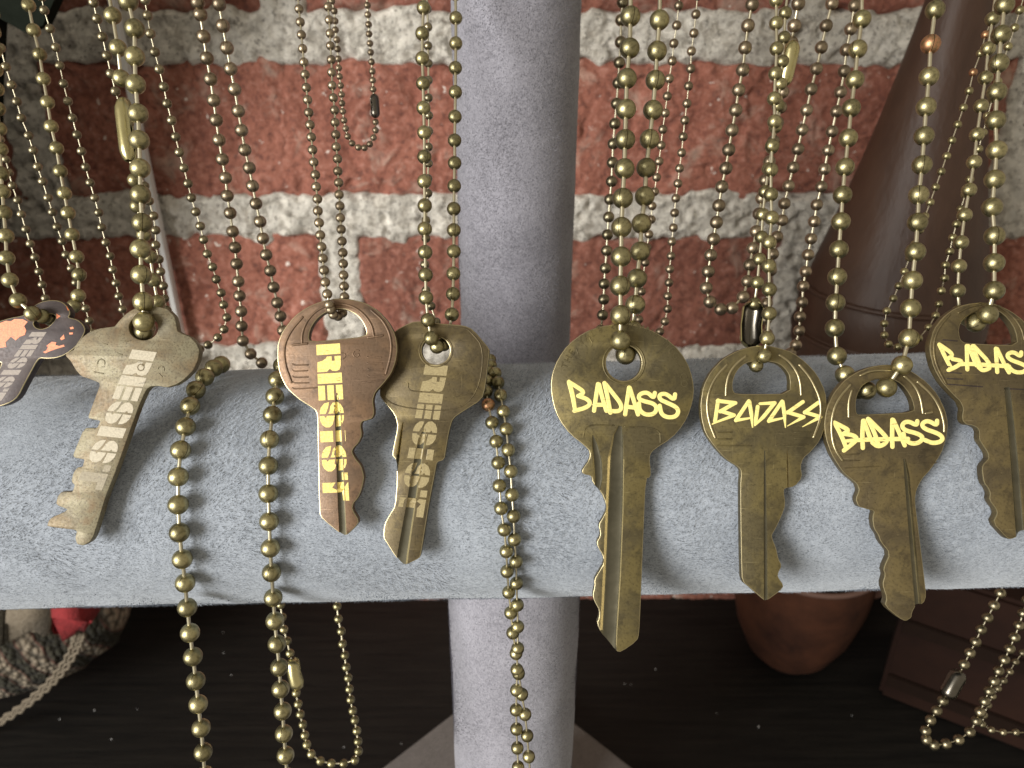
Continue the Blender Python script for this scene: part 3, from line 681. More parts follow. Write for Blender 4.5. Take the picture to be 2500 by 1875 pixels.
# key 2 : coppery padlock key in front of key 3
k2 = Key('padlock_key', 'coppery brown padlock key with RESIST in bright yellow letters down its blade', (830, 950), 27, D0 + 0.0024)
k2.body([(823, 730), (855, 732), (891, 741), (920, 758), (947, 787), (964, 819), (969, 852), (964, 884), (953, 912), (934, 936), (914, 957), (908, 977), (912, 1006), (908, 1020), (893, 1025), (882, 1028), (878, 1039), (882, 1061), (874, 1080), (861, 1093), (857, 1104), (866, 1121), (880, 1137), (887, 1164), (884, 1181), (879, 1200), (872, 1215), (860, 1229), (858, 1244), (875, 1272), (865, 1287), (843, 1307), (829, 1299), (805, 1280), (783, 1260), (781, 1241), (777, 1048), (776, 1012), (771, 1000), (760, 992), (731, 974), (701, 947), (684, 912), (678, 874), (680, 836), (693, 806), (720, 773), (749, 752), (782, 738)],
        [ta([(350, 505), (335, 440), (370, 340), (440, 258), (530, 205), (650, 188), (760, 230), (830, 300), (872, 390), (868, 452), (610, 480)])], M['key_copper'], 1, 0.2, 1,
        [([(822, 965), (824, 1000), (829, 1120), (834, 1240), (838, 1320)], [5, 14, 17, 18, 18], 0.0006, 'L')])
k2.polys('lettering', resist_polys((772, 842), (830, 838), (789, 1224), (853, 1222)), M['ink_gold'])
k2.lines('raised_line', [ta(p) for p in ([(285, 515), (282, 430), (320, 320), (400, 225), (500, 170), (640, 150), (760, 185), (850, 255), (915, 350), (932, 448)], [(200, 525), (330, 511)], [(880, 458), (1010, 440)],
    [(290, 275), (180, 400), (120, 540), (130, 700), (190, 860)], [(910, 215), (1020, 310), (1085, 450), (1090, 600), (1040, 780)])] , 0.00024)
k2.lines('stamped_mark', [ta(p) for p in ([(200, 695), (215, 707), (340, 703)], [(200, 750), (215, 762), (335, 755)], [(200, 805), (215, 817), (340, 813)], [(200, 855), (215, 867), (345, 865)], [(200, 910), (215, 922), (420, 908)],
    [(870, 630), (885, 643), (1000, 635)], [(870, 685), (885, 697), (1005, 688)], [(875, 738), (890, 752), (1015, 742)], [(880, 798), (895, 812), (1030, 798)], [(830, 862), (1020, 840)],
    [(800, 575), (760, 570), (740, 605), (760, 638), (795, 628), (800, 600), (760, 605)], [(640, 598), (670, 600), (680, 625), (655, 650)])], 0.00013)
# key 4 : big round house key
k4 = Key('house_key', 'big olive brass key with round head, round hole and painted graffiti BADASS', (1520, 1100), 28, D0)
tA = T(1330, 770, .2411); tB = T(1330, 1050, .3314)
k4.body([(1513, 792), (1547, 794), (1595, 809), (1643, 840), (1675, 881), (1690, 924), (1693, 963), (1684, 1001), (1668, 1035), (1639, 1069), (1597, 1095), (1586, 1108), (1584, 1124), (1587, 1146), (1587, 1164), (1575, 1167), (1570, 1282), (1562, 1481), (1559, 1547), (1554, 1564), (1517, 1590), (1506, 1589), (1489, 1567), (1469, 1544), (1459, 1521), (1464, 1511), (1466, 1491), (1451, 1464), (1449, 1451), (1454, 1431), (1453, 1415), (1463, 1398), (1477, 1375), (1474, 1355), (1461, 1335), (1459, 1322), (1466, 1312), (1468, 1299), (1463, 1282), (1473, 1265), (1483, 1246), (1482, 1229), (1469, 1199), (1449, 1179), (1446, 1160), (1424, 1156), (1423, 1147), (1441, 1123), (1443, 1102), (1428, 1086), (1393, 1059), (1366, 1023), (1352, 987), (1346, 944), (1350, 910), (1364, 876), (1388, 842), (1426, 813), (1467, 798)],
        [arc(1523, 886, 46, 0, 342, 18, 46)], M['key_olive'], 1, 0.25, 1,
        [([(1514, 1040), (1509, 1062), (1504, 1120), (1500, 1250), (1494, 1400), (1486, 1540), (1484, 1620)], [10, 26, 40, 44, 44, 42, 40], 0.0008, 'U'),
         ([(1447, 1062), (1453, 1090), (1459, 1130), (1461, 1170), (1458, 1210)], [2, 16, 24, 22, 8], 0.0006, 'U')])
k4.strokes([tA(p) for p in ([(245, 672, 1), (282, 800, 1.15), (308, 962, .9)], [(247, 675), (330, 725), (405, 778), (350, 812)], [(340, 815), (430, 845), (468, 890), (420, 935), (302, 966)],
    [(540, 695), (520, 820), (500, 965)], [(552, 700), (588, 850), (625, 965)], [(505, 905), (600, 905)], [(605, 685), (638, 830), (665, 985)], [(612, 690), (700, 800), (785, 910), (760, 975), (640, 965)],
    [(855, 730), (832, 880), (815, 1003)], [(862, 735), (905, 870), (945, 1002)], [(830, 925), (930, 935)],
    [(1115, 785), (1105, 840), (1040, 775), (960, 795), (950, 845), (1010, 870), (1100, 890), (1140, 935), (1110, 1000), (1020, 1008), (960, 960), (955, 890)],
    [(1320, 800), (1312, 860), (1230, 790), (1160, 800), (1165, 850), (1230, 880), (1330, 925), (1358, 970), (1330, 1025), (1245, 1035), (1180, 1000), (1165, 915)])], 10.6, M['ink_yellow'])
k4.lines('hole_rim', [arc(1523, 886, 51, 0, 360, 28, 51)], 0.00016)
k4.lines('raised_line', [tA([(390, 1230), (415, 1105), (700, 1115)]), tA([(810, 1125), (1168, 1142), (1170, 1290)])], 0.00013)
# faint raised lettering round the rim of the head
def rim_text(key, text, cx_, cy_, rpx, a0, a1, hpx):
    px = key.Z(cx_, cy_) / F; bm = bmesh.new(); n = len(text)
    for i, ch in enumerate(text):
        if ch == ' ': continue
        cu = bpy.data.curves.new('glyph', 'FONT'); cu.body = ch; cu.size = hpx * px * 1.35; cu.extrude = 0.00009; cu.align_x = 'CENTER'
        tmp = link(bpy.data.objects.new('glyph', cu)); dg = bpy.context.evaluated_depsgraph_get()
        me = bpy.data.meshes.new_from_object(tmp.evaluated_get(dg)); a = R(a0 + (a1 - a0) * i / (n - 1))
        p = key.uv(cx_ + rpx * math.cos(a), cy_ - rpx * math.sin(a)); c0 = key.uv(cx_, cy_)
        me.transform(Matrix.Translation(p) @ Matrix.Rotation(math.atan2((p - c0).y, (p - c0).x) - math.pi / 2, 4, 'Z')); bm.from_mesh(me)
        bpy.data.objects.remove(tmp); bpy.data.curves.remove(cu); bpy.data.meshes.remove(me)
    return mesh_obj('rim_lettering', bm, key.mat, key.root, False)
rim_text(k4, 'THE YALE & TOWNE MFG. CO.', 1520, 944, 143, 160, -4, 17)
k4.lines('stamped_mark', [tA(p) for p in ([(320, 340), (340, 395)], [(450, 225), (487, 285), (472, 315)], [(405, 300), (425, 315)])], 0.00009)
# key 5 : padlock key with angular BADASS
k5 = Key('padlock_key', 'olive brass padlock key with angular slashed BADASS, between the round key and the tilted key', (1865, 1080), 28, D0)
tC = T(1690, 830, .1808); tD = T(1690, 1080, .2712)
k5.body([(1862, 845), (1889, 848), (1934, 861), (1967, 886), (1994, 915), (2014, 957), (2017, 993), (2014, 1038), (2001, 1074), (1979, 1101), (1960, 1117), (1953, 1138), (1957, 1165), (1940, 1186), (1914, 1191), (1912, 1200), (1916, 1232), (1907, 1259), (1891, 1292), (1883, 1305), (1884, 1316), (1893, 1338), (1899, 1365), (1907, 1381), (1899, 1397), (1897, 1408), (1912, 1430), (1904, 1441), (1873, 1464), (1867, 1465), (1828, 1430), (1817, 1422), (1812, 1405), (1809, 1188), (1812, 1152), (1806, 1140), (1771, 1118), (1744, 1087), (1723, 1056), (1714, 1020), (1712, 984), (1719, 942), (1737, 908), (1766, 877), (1798, 859), (1831, 848)],
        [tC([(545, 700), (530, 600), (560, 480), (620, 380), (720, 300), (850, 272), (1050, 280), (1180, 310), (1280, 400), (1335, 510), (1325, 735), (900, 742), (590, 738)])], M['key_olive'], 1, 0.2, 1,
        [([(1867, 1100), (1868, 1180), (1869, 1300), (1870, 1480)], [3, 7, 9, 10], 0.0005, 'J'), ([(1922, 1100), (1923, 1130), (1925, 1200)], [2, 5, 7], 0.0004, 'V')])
k5.strokes([tC(p) for p in ([(350, 815), (310, 1095)], [(345, 822), (585, 850)], [(580, 850), (380, 965)], [(385, 958), (565, 1015)], [(560, 1020, .9), (300, 1120, .5), (250, 1148, .2)],
    [(765, 825), (590, 1085)], [(590, 1085, .9), (780, 1055, .5)], [(772, 830), (800, 1000), (815, 1175, .4)], [(885, 900), (860, 1080), (850, 1140, .6)], [(915, 860, .7), (1115, 850)], [(1110, 855), (960, 1040), (845, 1155, .4)],
    [(1215, 830), (1035, 1095)], [(1035, 1095, .9), (1225, 1055, .5)], [(1222, 835), (1245, 1000), (1258, 1180, .3)], [(1495, 835), (1290, 980)], [(1290, 975), (1505, 1040)], [(1505, 1040), (1285, 1162, .2)],
    [(1712, 840), (1520, 980)], [(1520, 975), (1730, 1038)], [(1730, 1040), (1490, 1172, .2)])], 9.6, M['ink_yellow'], 0)
k5.lines('raised_line', [tC(p) for p in ([(455, 745), (460, 600), (500, 440), (600, 310), (720, 220)], [(1180, 205), (1310, 290), (1420, 440), (1462, 580), (1472, 742)], [(465, 335), (310, 500), (220, 700), (195, 900), (230, 1120), (310, 1320)], [(1450, 340), (1590, 500), (1690, 700), (1738, 850), (1735, 1050), (1640, 1310)])], 0.00026, M['worn_edge'])
k5.lines('stamped_mark', [tC(p) for p in ([(340, 1250), (540, 1245)], [(340, 1337), (540, 1337)], [(330, 1425), (800, 1428)], [(1130, 1420), (1560, 1412)], [(1390, 1250), (1590, 1245)], [(1390, 1332), (1590, 1328)])], 0.00013)
# key 6
k6 = Key('padlock_key', 'brown brass padlock key tilted left, rounded graffiti BADASS, D shaped hole', (2160, 1100), 28, D0 + 0.0003)
tE = T(2000, 880, .1808)
k6.body([(2159, 892), (2185, 893), (2208, 899), (2230, 911), (2262, 934), (2289, 965), (2307, 1003), (2313, 1034), (2309, 1070), (2297, 1106), (2271, 1145), (2249, 1169), (2236, 1195), (2232, 1221), (2238, 1270), (2254, 1400), (2260, 1454), (2254, 1472), (2235, 1476), (2225, 1495), (2224, 1507), (2211, 1515), (2197, 1508), (2162, 1479), (2167, 1460), (2156, 1427), (2163, 1403), (2158, 1389), (2175, 1351), (2151, 1321), (2146, 1305), (2135, 1289), (2132, 1264), (2137, 1246), (2113, 1240), (2097, 1235), (2091, 1218), (2100, 1197), (2094, 1180), (2064, 1156), (2054, 1144), (2031, 1108), (2018, 1070), (2014, 1034), (2020, 996), (2036, 961), (2063, 929), (2094, 909), (2127, 897)],
        [tE([(495, 725), (480, 600), (500, 470), (560, 350), (660, 278), (800, 238), (1000, 245), (1120, 310), (1230, 450), (1290, 600), (1285, 705), (900, 730), (540, 745)])], M['key_brown'], 1, 0.2, 1,
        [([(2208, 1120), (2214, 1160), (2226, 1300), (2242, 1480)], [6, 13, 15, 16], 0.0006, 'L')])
k6.strokes([tE(p) for p in ([(205, 838, .9), (300, 1010), (365, 1175)], [(210, 840), (310, 890), (410, 945), (330, 990)], [(340, 990), (470, 1010), (520, 1060), (450, 1125), (335, 1215)], [(595, 815), (582, 1000), (590, 1180)], [(605, 815), (690, 1050)],
    [(660, 790), (745, 970), (800, 1130)], [(672, 795), (850, 970), (930, 1065), (880, 1135), (790, 1165), (720, 1110)], [(990, 800), (985, 1000), (990, 1165)], [(1002, 805), (1090, 990), (1155, 1145)], [(330, 1090, .7), (540, 1072), (900, 1062), (1200, 1058)],
    [(1325, 820), (1320, 880), (1200, 815), (1115, 860), (1140, 940), (1330, 985), (1410, 1040), (1350, 1115), (1230, 1125), (1150, 1050), (1140, 990)], [(1592, 815), (1590, 880), (1470, 808), (1385, 850), (1410, 920), (1610, 985), (1675, 1045), (1640, 1100), (1530, 1118), (1430, 1075)])], 11.0, M['ink_yellow'])
k6.lines('raised_line', [tE(p) for p in ([(400, 762), (395, 560), (440, 410)], [(1150, 215), (1290, 340), (1370, 500), (1402, 712)], [(1330, 290), (1530, 470), (1640, 660), (1688, 850), (1690, 960)], [(420, 330), (250, 520), (170, 750), (165, 1000), (210, 1200), (310, 1350)], [(1440, 715), (1520, 700)], [(560, 200), (700, 140), (980, 135)])], 0.00026, M['worn_edge'])
k6.lines('stamped_mark', [tE(p) for p in ([(340, 1275), (540, 1262)], [(320, 1355), (545, 1352)], [(340, 1455), (800, 1430)], [(1380, 1215), (1570, 1200)], [(1360, 1300), (1600, 1290)], [(1230, 1395), (1580, 1380)])], 0.00011)
# key 7 (cut by the right edge)
k7 = Key('padlock_key', 'tan brass padlock key cut off by the right edge, rightmost key of the row', (2410, 950), 29, D0)
tF = T(2250, 720, .1809); tG = T(2250, 970, .217)
k7.body([(2404, 739), (2431, 744), (2467, 760), (2500, 785), (2528, 830), (2540, 880), (2536, 930), (2518, 970), (2500, 1000), (2504, 1030), (2510, 1060), (2530, 1270), (2510, 1290), (2490, 1297), (2483, 1309), (2467, 1315), (2458, 1311), (2426, 1276), (2437, 1254), (2434, 1243), (2417, 1220), (2420, 1204), (2413, 1189), (2404, 1178), (2400, 1152), (2400, 1137), (2416, 1120), (2414, 1105), (2402, 1087), (2392, 1072), (2393, 1055), (2389, 1044), (2374, 1036), (2361, 1035), (2352, 1027), (2351, 1015), (2354, 998), (2346, 979), (2328, 962), (2301, 933), (2281, 897), (2272, 861), (2272, 838), (2281, 805), (2301, 778), (2328, 756), (2359, 744)],
        [tF([(505, 570), (490, 450), (550, 320), (700, 230), (880, 180), (1040, 200), (1180, 320), (1280, 480), (1308, 690), (950, 680), (600, 660), (530, 625)])], M['key_brown'], 1, 0.2, 1,
        [([(2459, 945), (2462, 960), (2476, 1100), (2494, 1330)], [16, 18, 22, 24], 0.0006, 'U')])
k7.strokes([tF(p) for p in ([(240, 670), (330, 860), (400, 990)], [(245, 672), (440, 805), (350, 865)], [(420, 865), (565, 893), (480, 965), (365, 1015)], [(610, 690), (618, 1005)], [(632, 690), (740, 950)], [(690, 690), (800, 985)], [(705, 690), (965, 965), (830, 1030), (770, 975)], [(1003, 725), (1022, 1040)], [(1020, 730), (1130, 960), (1180, 1045)], [(450, 965, .7), (560, 925), (900, 945), (1180, 965)],
    [(1345, 775), (1340, 835), (1240, 765), (1150, 800), (1180, 870), (1370, 935), (1430, 985), (1370, 1050), (1240, 1040), (1160, 950)], [(1600, 790), (1480, 770), (1410, 820), (1450, 890), (1610, 950), (1650, 1000), (1560, 1060), (1450, 1030)])], 10.4, M['ink_yellow'])
k7.lines('raised_line', [tF(p) for p in ([(500, 240), (620, 165), (800, 125)], [(1040, 150), (1240, 290), (1350, 450), (1385, 600)], [(380, 265), (230, 440), (165, 620), (165, 800), (210, 980), (330, 1200)])], 0.00024)
k7.lines('stamped_mark', [tF(p) for p in ([(290, 605), (480, 622)], [(340, 960), (380, 970)], [(340, 1045), (540, 1058)], [(345, 1130), (550, 1137)], [(340, 1205), (580, 1222), (820, 1240)], [(1190, 1268), (1380, 1275)])], 0.00011, M['key_dark'])

# ---------------------------------------------------------------- ball chains
bead_mesh = {}
def get_bead(mname):
    if mname not in bead_mesh:
        bm = bmesh.new(); bmesh.ops.create_uvsphere(bm, u_segments=28, v_segments=16, radius=1.0)
        for v in bm.verts:                       # rolled bead: flattened poles with a small lip round each hole
            if abs(v.co.z) > 0.93: v.co.z *= 0.965
        me = bpy.data.meshes.new('bead'); bm.to_mesh(me); bm.free()
        me.polygons.foreach_set('use_smooth', [True] * len(me.polygons)); me.materials.append(M[mname]); bead_mesh[mname] = me
    return bead_mesh[mname]
class Chain:
    def __init__(s, label, group=None, m='brass_bead', anchor=None):
        s.root = thing('ball_chain', label, 'chain', anchor or (0, 0, 0), 'ball chains hanging from the stand')
        s.off = Vector(anchor or (0, 0, 0)); s.m = m; s.pins = bmesh.new()
    def bead(s, p, d, axis, m=None):
        o = bpy.data.objects.new('bead', get_bead(m or s.m)); link(o, s.root)
        o.location = p - s.off; o.scale = (d / 2,) * 3
        q = axis.to_track_quat('Z', 'Y'); e = q.to_euler(); o.rotation_euler = e
        o.rotation_euler.rotate_axis('Z', random.uniform(0, 6.28))
    def strand(s, pts, d, pin=0.22, special=None, top=3):
        """pts: 3-D bead centres in order, d: bead diameter in metres"""
        pts = list(pts)
        gaps = sorted((pts[i + 1] - pts[i]).length for i in range(len(pts) - 1)); med = gaps[len(gaps) // 2]
        full = [pts[0]]
        for i in range(len(pts) - 1):
            g_ = (pts[i + 1] - pts[i]).length; k = max(1, round(g_ / med)) if g_ > 1.55 * med else 1
            for j in range(1, k + 1): full.append(pts[i].lerp(pts[i + 1], j / k))
        if top:
            st = (full[0] - full[min(3, len(full) - 1)]) / 3
            full = [full[0] + st * k for k in range(max(top, min(30, int((0.160 - full[0].z) / max(st.z, 1e-4)))), 0, -1)] + full
        n = len(full)
        for i, p in enumerate(full):
            ax = full[min(i + 1, n - 1)] - full[max(i - 1, 0)]
            mm = None
            if special:
                for (q, m_) in special:
                    if (q - p).length < med * 0.5: mm = m_
            s.bead(p, d, ax, mm)
        add_tube(s.pins, [p - s.off for p in full], d * pin / 2, 6, 1, False)
        return full
    def clasp(s, p0, p1, r, m='clasp', open_dir=None, arcdeg=285):
        """sheet metal connector: an open C-section sleeve with necked ends"""
        p0, p1 = Vector(p0), Vector(p1); ax = (p1 - p0).normalized(); L = (p1 - p0).length
        od = Vector(open_dir) if open_dir else Vector((1, 0.2, 0)); od = (od - ax * od.dot(ax)).normalized(); b = ax.cross(od)
        bm = bmesh.new(); n = 20; outer, inner = [], []
        half = R((360 - arcdeg) / 2)
        prof = [(0, .45), (0.05, .72), (0.13, .95), (0.22, 1), (0.5, 1.0), (0.78, 1), (0.87, .95), (0.95, .72), (1, .45)]
        th = r * 0.10
        for (t, rr) in prof:
            ro, ri = [], []
            hh = half * (1.0 if 0.1 < t < 0.9 else 0.55)
            if 0.35 < t < 0.65: hh = half * 1.25
            for k in range(n + 1):
                an = hh + (2 * math.pi - 2 * hh) * k / n
                d = od * math.cos(an) + b * math.sin(an); c = p0 + ax * (L * t) - s.off
                ro.append(bm.verts.new(c + d * r * rr)); ri.append(bm.verts.new(c + d * (r * rr - th)))
            outer.append(ro); inner.append(ri)
        for i in range(len(prof) - 1):
            for k in range(n):
                bm.faces.new((outer[i][k], outer[i][k + 1], outer[i + 1][k + 1], outer[i + 1][k])); bm.faces.new((inner[i][k], inner[i + 1][k], inner[i + 1][k + 1], inner[i][k + 1]))
            for k in (0, n): bm.faces.new((outer[i][k], outer[i + 1][k], inner[i + 1][k], inner[i][k]))
        for i in (0, len(prof) - 1):
            for k in range(n): bm.faces.new((outer[i][k], inner[i][k], inner[i][k + 1], outer[i][k + 1]))
        bmesh.ops.recalc_face_normals(bm, faces=bm.faces)
        inn = set(v for r_ in inner for v in r_)
        for f in bm.faces:
            if all(v in inn for v in f.verts): f.material_index = 1  # inner faces darkened, shade inside the sleeve painted as dark metal
        o = mesh_obj('clasp', bm, M[m], s.root, True, 50); o.data.materials.append(M['clasp_dark'])
    def done(s, m='pin'):
        o = mesh_obj('connecting_pins', s.pins, M[m], s.root); o['kind'] = 'stuff'
def zl(pts, z0, z1):
    """photo points -> 3-D, depth running from z0 at the first point to z1 at the last"""
    y0, y1 = pts[0][1], pts[-1][1]; n = len(pts); out = []
    L = [0]
    for i in range(1, n): L.append(L[-1] + math.hypot(pts[i][0] - pts[i - 1][0], pts[i][1] - pts[i - 1][1]))
    for i, p in enumerate(pts): out.append(P(p[0], p[1], z0 + (z1 - z0) * L[i] / L[-1]))
    return out
def zk(pts, z0, key, off):
    return zl(pts, z0, key.Z(*pts[-1]) + off)
def zspec(lst):
    return [P(x, y, z) for x, y, z in lst]
def bar_drape(pts, d, swing=0.22):
    """photo points of a strand lying over the front of the bar and then hanging free"""
    out = []; n0 = Vector((-AX.z, 0, AX.x)); rr = BAR_R + d / 2 + 0.0003; ylast = None; zlast = None
    for (px, py) in pts:
        dd = ray(px, py); c = CAM - AX * CAM.dot(AX); e = dd - AX * dd.dot(AX)
        A = e.dot(e); B = 2 * c.dot(e); Cc = c.dot(c) - rr * rr; disc = B * B - 4 * A * Cc
        p = None
        if disc > 0:
            p = CAM + dd * ((-B - math.sqrt(disc)) / (2 * A))
            h = p - AX * p.dot(AX)
            if h.z < -0.30 * rr: p = None
        elif py < 1100:
            t = -B / (2 * A); p = CAM + dd * t
            h = p - AX * p.dot(AX); p = AX * p.dot(AX) + h.normalized() * rr
        if p is None:
            # plane hanging from the release point, leaning slightly outward
            h0 = Vector((0, -math.cos(R(17)) * rr, -0.30 * rr)) + AX * ((px - 1250) / F * 0.15)
            nn = Vector((0, -1, swing)).normalized()
            nn = Vector((0, -1, -swing)).normalized() if False else Vector((0, -1, swing)).normalized()
            t = nn.dot(h0 - CAM) / nn.dot(dd); p = CAM + dd * t
        out.append(p)
    return out
mm = 0.001
# --- left group
c = Chain('medium brass ball chain threaded through the orange patched key at the far left')
c.strand(zl([(0, 364), (3, 424), (6, 468), (9, 519), (13, 525 + 5), (14, 576), (16, 630), (24, 684), (44, 734)][:4] + [(14, 576), (16, 630), (24, 684), (44, 734), (80, 766)], .158, k0.Z(80, 766) - .0022), 3.0 * mm)
c.strand(zspec([(105, 772, k0.Z(105, 772) + .0002), (124, 778, k0.Z(124, 778) + .0022)]), 2.9 * mm, top=0)
c.strand(zl([(70, 13), (82, 74), (97, 133), (106, 193), (116, 250), (125, 309), (138, 362), (147, 418), (157, 472), (166, 520), (176, 573), (187, 627), (193, 671), (191, 722), (181, 747)], .176, .164), 3.0 * mm)
c.done()
c = Chain('fine small ball chain loop left of the thin white strip', m='dark_bead')
c.strand(zl([(2, 117), (14, 163), (28, 207), (41, 248), (52, 288), (70, 331), (81, 367), (92, 407), (104, 443), (117, 483), (128, 518), (139, 554), (152, 589), (161, 622), (174, 655), (185, 690), (197, 722), (209, 753), (218, 783), (226, 812)], .171, .190), 2.0 * mm, .13)
c.strand(zl([(101, -8), (108, 25), (122, 70), (136, 116), (146, 160), (155, 204), (166, 247), (177, 288), (188, 329), (199, 369), (209, 408), (220, 446), (231, 483), (241, 519), (248, 555), (258, 592), (269, 625), (275, 658), (283, 691), (290, 723), (299, 755), (306, 785)], .171, .186), 2.0 * mm, .13)
c.done()
c = Chain('fine small ball chain strand nearest the left edge, falling behind the orange patched key', m='dark_bead')
c.strand(zl([(0, 340), (14, 389), (30, 453), (43, 489), (52, 523), (63, 560), (74, 595), (85, 628), (95, 663), (103, 695), (111, 728), (118, 756)], .186, .19), 2.0 * mm, .13)
c.done()
c = Chain('small ball chain loop behind the speckled key, its end curling left over the brick', m='dark_bead')
c.strand(zl([(228, 6), (237, 46), (250, 90), (261, 136), (271, 180), (282, 223), (375, 527), (380, 562), (380, 598), (388, 633), (392, 663), (399, 698), (402, 729), (408, 757)], .166, .188), 2.15 * mm, .13)
c.strand(zl([(354, 0), (360, 38), (367, 82), (378, 127), (389, 169), (400, 212), (408, 253), (419, 294), (429, 334), (438, 372), (449, 410), (459, 448), (467, 483), (478, 517), (489, 552), (497, 585), (506, 620), (519, 652), (528, 682), (540, 715), (546, 744), (554, 775), (547, 804), (532, 824), (508, 842), (488, 852)], .168, .190), 2.15 * mm, .13)
c.done()
c = Chain('large brass ball chain with a sleeve clasp carrying the speckled key')
c.strand(zk([(313, 3), (322, 36), (329, 70), (329, 138), (331, 206), (337, 277), (340, 342), (342, 411), (343, 475), (347, 544), (343, 608), (345, 671), (350, 737), (350, 787)][:1] + [(329, 70), (329, 138), (331, 206), (337, 277), (340, 342), (342, 411), (343, 475), (347, 544), (343, 608), (345, 671), (350, 737), (351, 786)], .155, k1, -.0012), 3.85 * mm)
c.strand(zspec([(352, 810, k1.Z(352, 810) + .0015)]*1 + [(356, 800, k1.Z(356, 800) + .0040)]), 3.6 * mm, top=0)
c.strand(zl([(262, -35), (275, 38), (288, 117), (296, 191)], .166, .162), 3.6 * mm)
c.clasp(P(298, 243, .161), P(316, 392, .160), 20 / F * .161, 'clasp', (1, 0.25, 0))
c.strand(zl([(302, 255), (308, 300), (316, 380), (329, 440), (335, 503), (351, 573), (367, 627), (375, 684), (385, 737), (390, 770)], .162, .160), 3.0 * mm, top=0)
c.done()
c = Chain('bronze ball chain loop swinging in front of the brick left of the coppery key', m='bronze_bead')
c.strand(zl([(483, 6), (489, 35), (497, 89), (505, 142), (514, 193), (522, 245), (528, 293), (535, 342), (543, 389), (551, 434), (555, 478), (562, 520), (568, 565), (574, 604), (578, 644), (582, 687), (585, 722), (589, 760), (590, 796), (593, 832), (612, 864), (639, 886), (666, 888), (688, 872), (694, 840), (691, 807), (685, 772), (677, 739), (668, 701), (660, 661), (650, 622), (642, 582), (635, 541), (625, 497), (617, 454), (609, 410), (598, 366), (590, 318), (582, 271), (573, 218), (563, 168), (554, 117), (544, 63), (535, 10)][:22] , .168, .200), 3.0 * mm)
c.strand(zl([(535, 10), (544, 63), (554, 117), (563, 168), (573, 218), (582, 271), (590, 318), (598, 366), (609, 410), (617, 454), (625, 497), (635, 541), (642, 582), (650, 622), (660, 661), (668, 701), (677, 739), (685, 772), (691, 807), (694, 840), (690, 866)], .168, .200), 3.0 * mm)
c.done()
# --- centre left
c = Chain('fine bronze ball chain threaded through the coppery padlock key', m='bronze_bead')
c.strand(zk([(730, 22), (733, 54), (736, 85), (739, 119), (742, 152), (745, 182), (748, 214), (751, 244), (754, 275), (757, 305), (760, 335), (763, 366), (766, 396), (770, 427), (772, 456), (775, 486), (776, 515), (779, 544), (782, 574), (785, 603), (788, 631), (791, 660), (794, 689), (799, 718), (804, 744)], .163, k2, -.0014), 1.9 * mm)
c.strand(zspec([(808, 756, k2.Z(808, 756) - .0010), (814, 768, k2.Z(814, 768) + .0004), (825, 772, k2.Z(825, 772) + .002), (836, 764, k2.Z(836, 764) + .0035)]), 1.9 * mm, top=0)
c.strand(zk([(799, -14), (801, 17), (804, 49), (806, 82), (807, 112), (809, 146), (810, 177), (811, 209), (814, 239), (817, 269), (818, 299), (820, 329), (821, 359), (824, 388), (825, 418), (827, 446), (828, 475), (830, 503), (831, 532), (833, 560), (835, 589), (837, 617), (838, 644), (839, 672), (840, 699), (841, 725), (840, 748)], .166, k2, .0035), 1.9 * mm)
c.done()
c = Chain('tiny copper brown ball chain loop with a small black clasp', m='bronze_bead')
c.strand(zl([(808, -20), (810, 3), (816, 27), (818, 51), (819, 73), (822, 97), (824, 120), (826, 144), (827, 166), (829, 187), (832, 209), (834, 231), (835, 252), (837, 272), (840, 294), (844, 314), (849, 333), (860, 350), (875, 360), (890, 361), (903, 352), (912, 336), (917, 318), (917, 298)], .195, .205), 1.75 * mm)
c.strand(zl([(895, -10), (897, 13), (898, 36), (900, 60), (901, 83), (903, 106), (905, 128), (907, 151), (909, 174), (910, 196), (911, 218), (914, 243), (915, 272)], .196, .205), 1.75 * mm)
c.clasp(P(913, 230, .2035), P(917, 287, .2035), 11.5 / F * .2035, 'clasp_dark', (-1, -0.5, 0))
c.done()
c = Chain('medium brass ball chain threaded through the octagonal headed key')
c.strand(zk([(1034, 19), (1031, 82), (1031, 143), (1033, 204), (1034, 264), (1036, 324), (1036, 383), (1036, 443), (1037, 502), (1037, 559), (1038, 616), (1039, 671), (1040, 727), (1045, 782), (1053, 826)], .157, k3, -.0016), 2.85 * mm)
c.strand(zspec([(1067, 846, k3.Z(1067, 846) + .0006), (1083, 840, k3.Z(1083, 840) + .0026)]), 2.85 * mm, top=0)
c.strand(zk([(1112, -15), (1113, 44), (1113, 106), (1112, 166), (1112, 225), (1111, 285), (1110, 343), (1110, 398), (1109, 454), (1108, 510), (1108, 562), (1108, 614), (1107, 668), (1106, 718), (1103, 768), (1096, 815)], .167, k3, .0035), 2.85 * mm)
c.done()
c = Chain('fine ball chain strand half hidden behind the chain of the octagonal key', m='dark_bead')
c.strand(zl([(1043, 22), (1045, 66), (1045, 112), (1046, 155), (1046, 196), (1046, 239), (1047, 282), (1047, 320), (1046, 359), (1046, 399), (1045, 436), (1045, 472), (1040, 538), (1040, 582), (1037, 646), (1040, 709), (1065, 786), (1075, 815)], .172, .166), 1.95 * mm)
c.done()
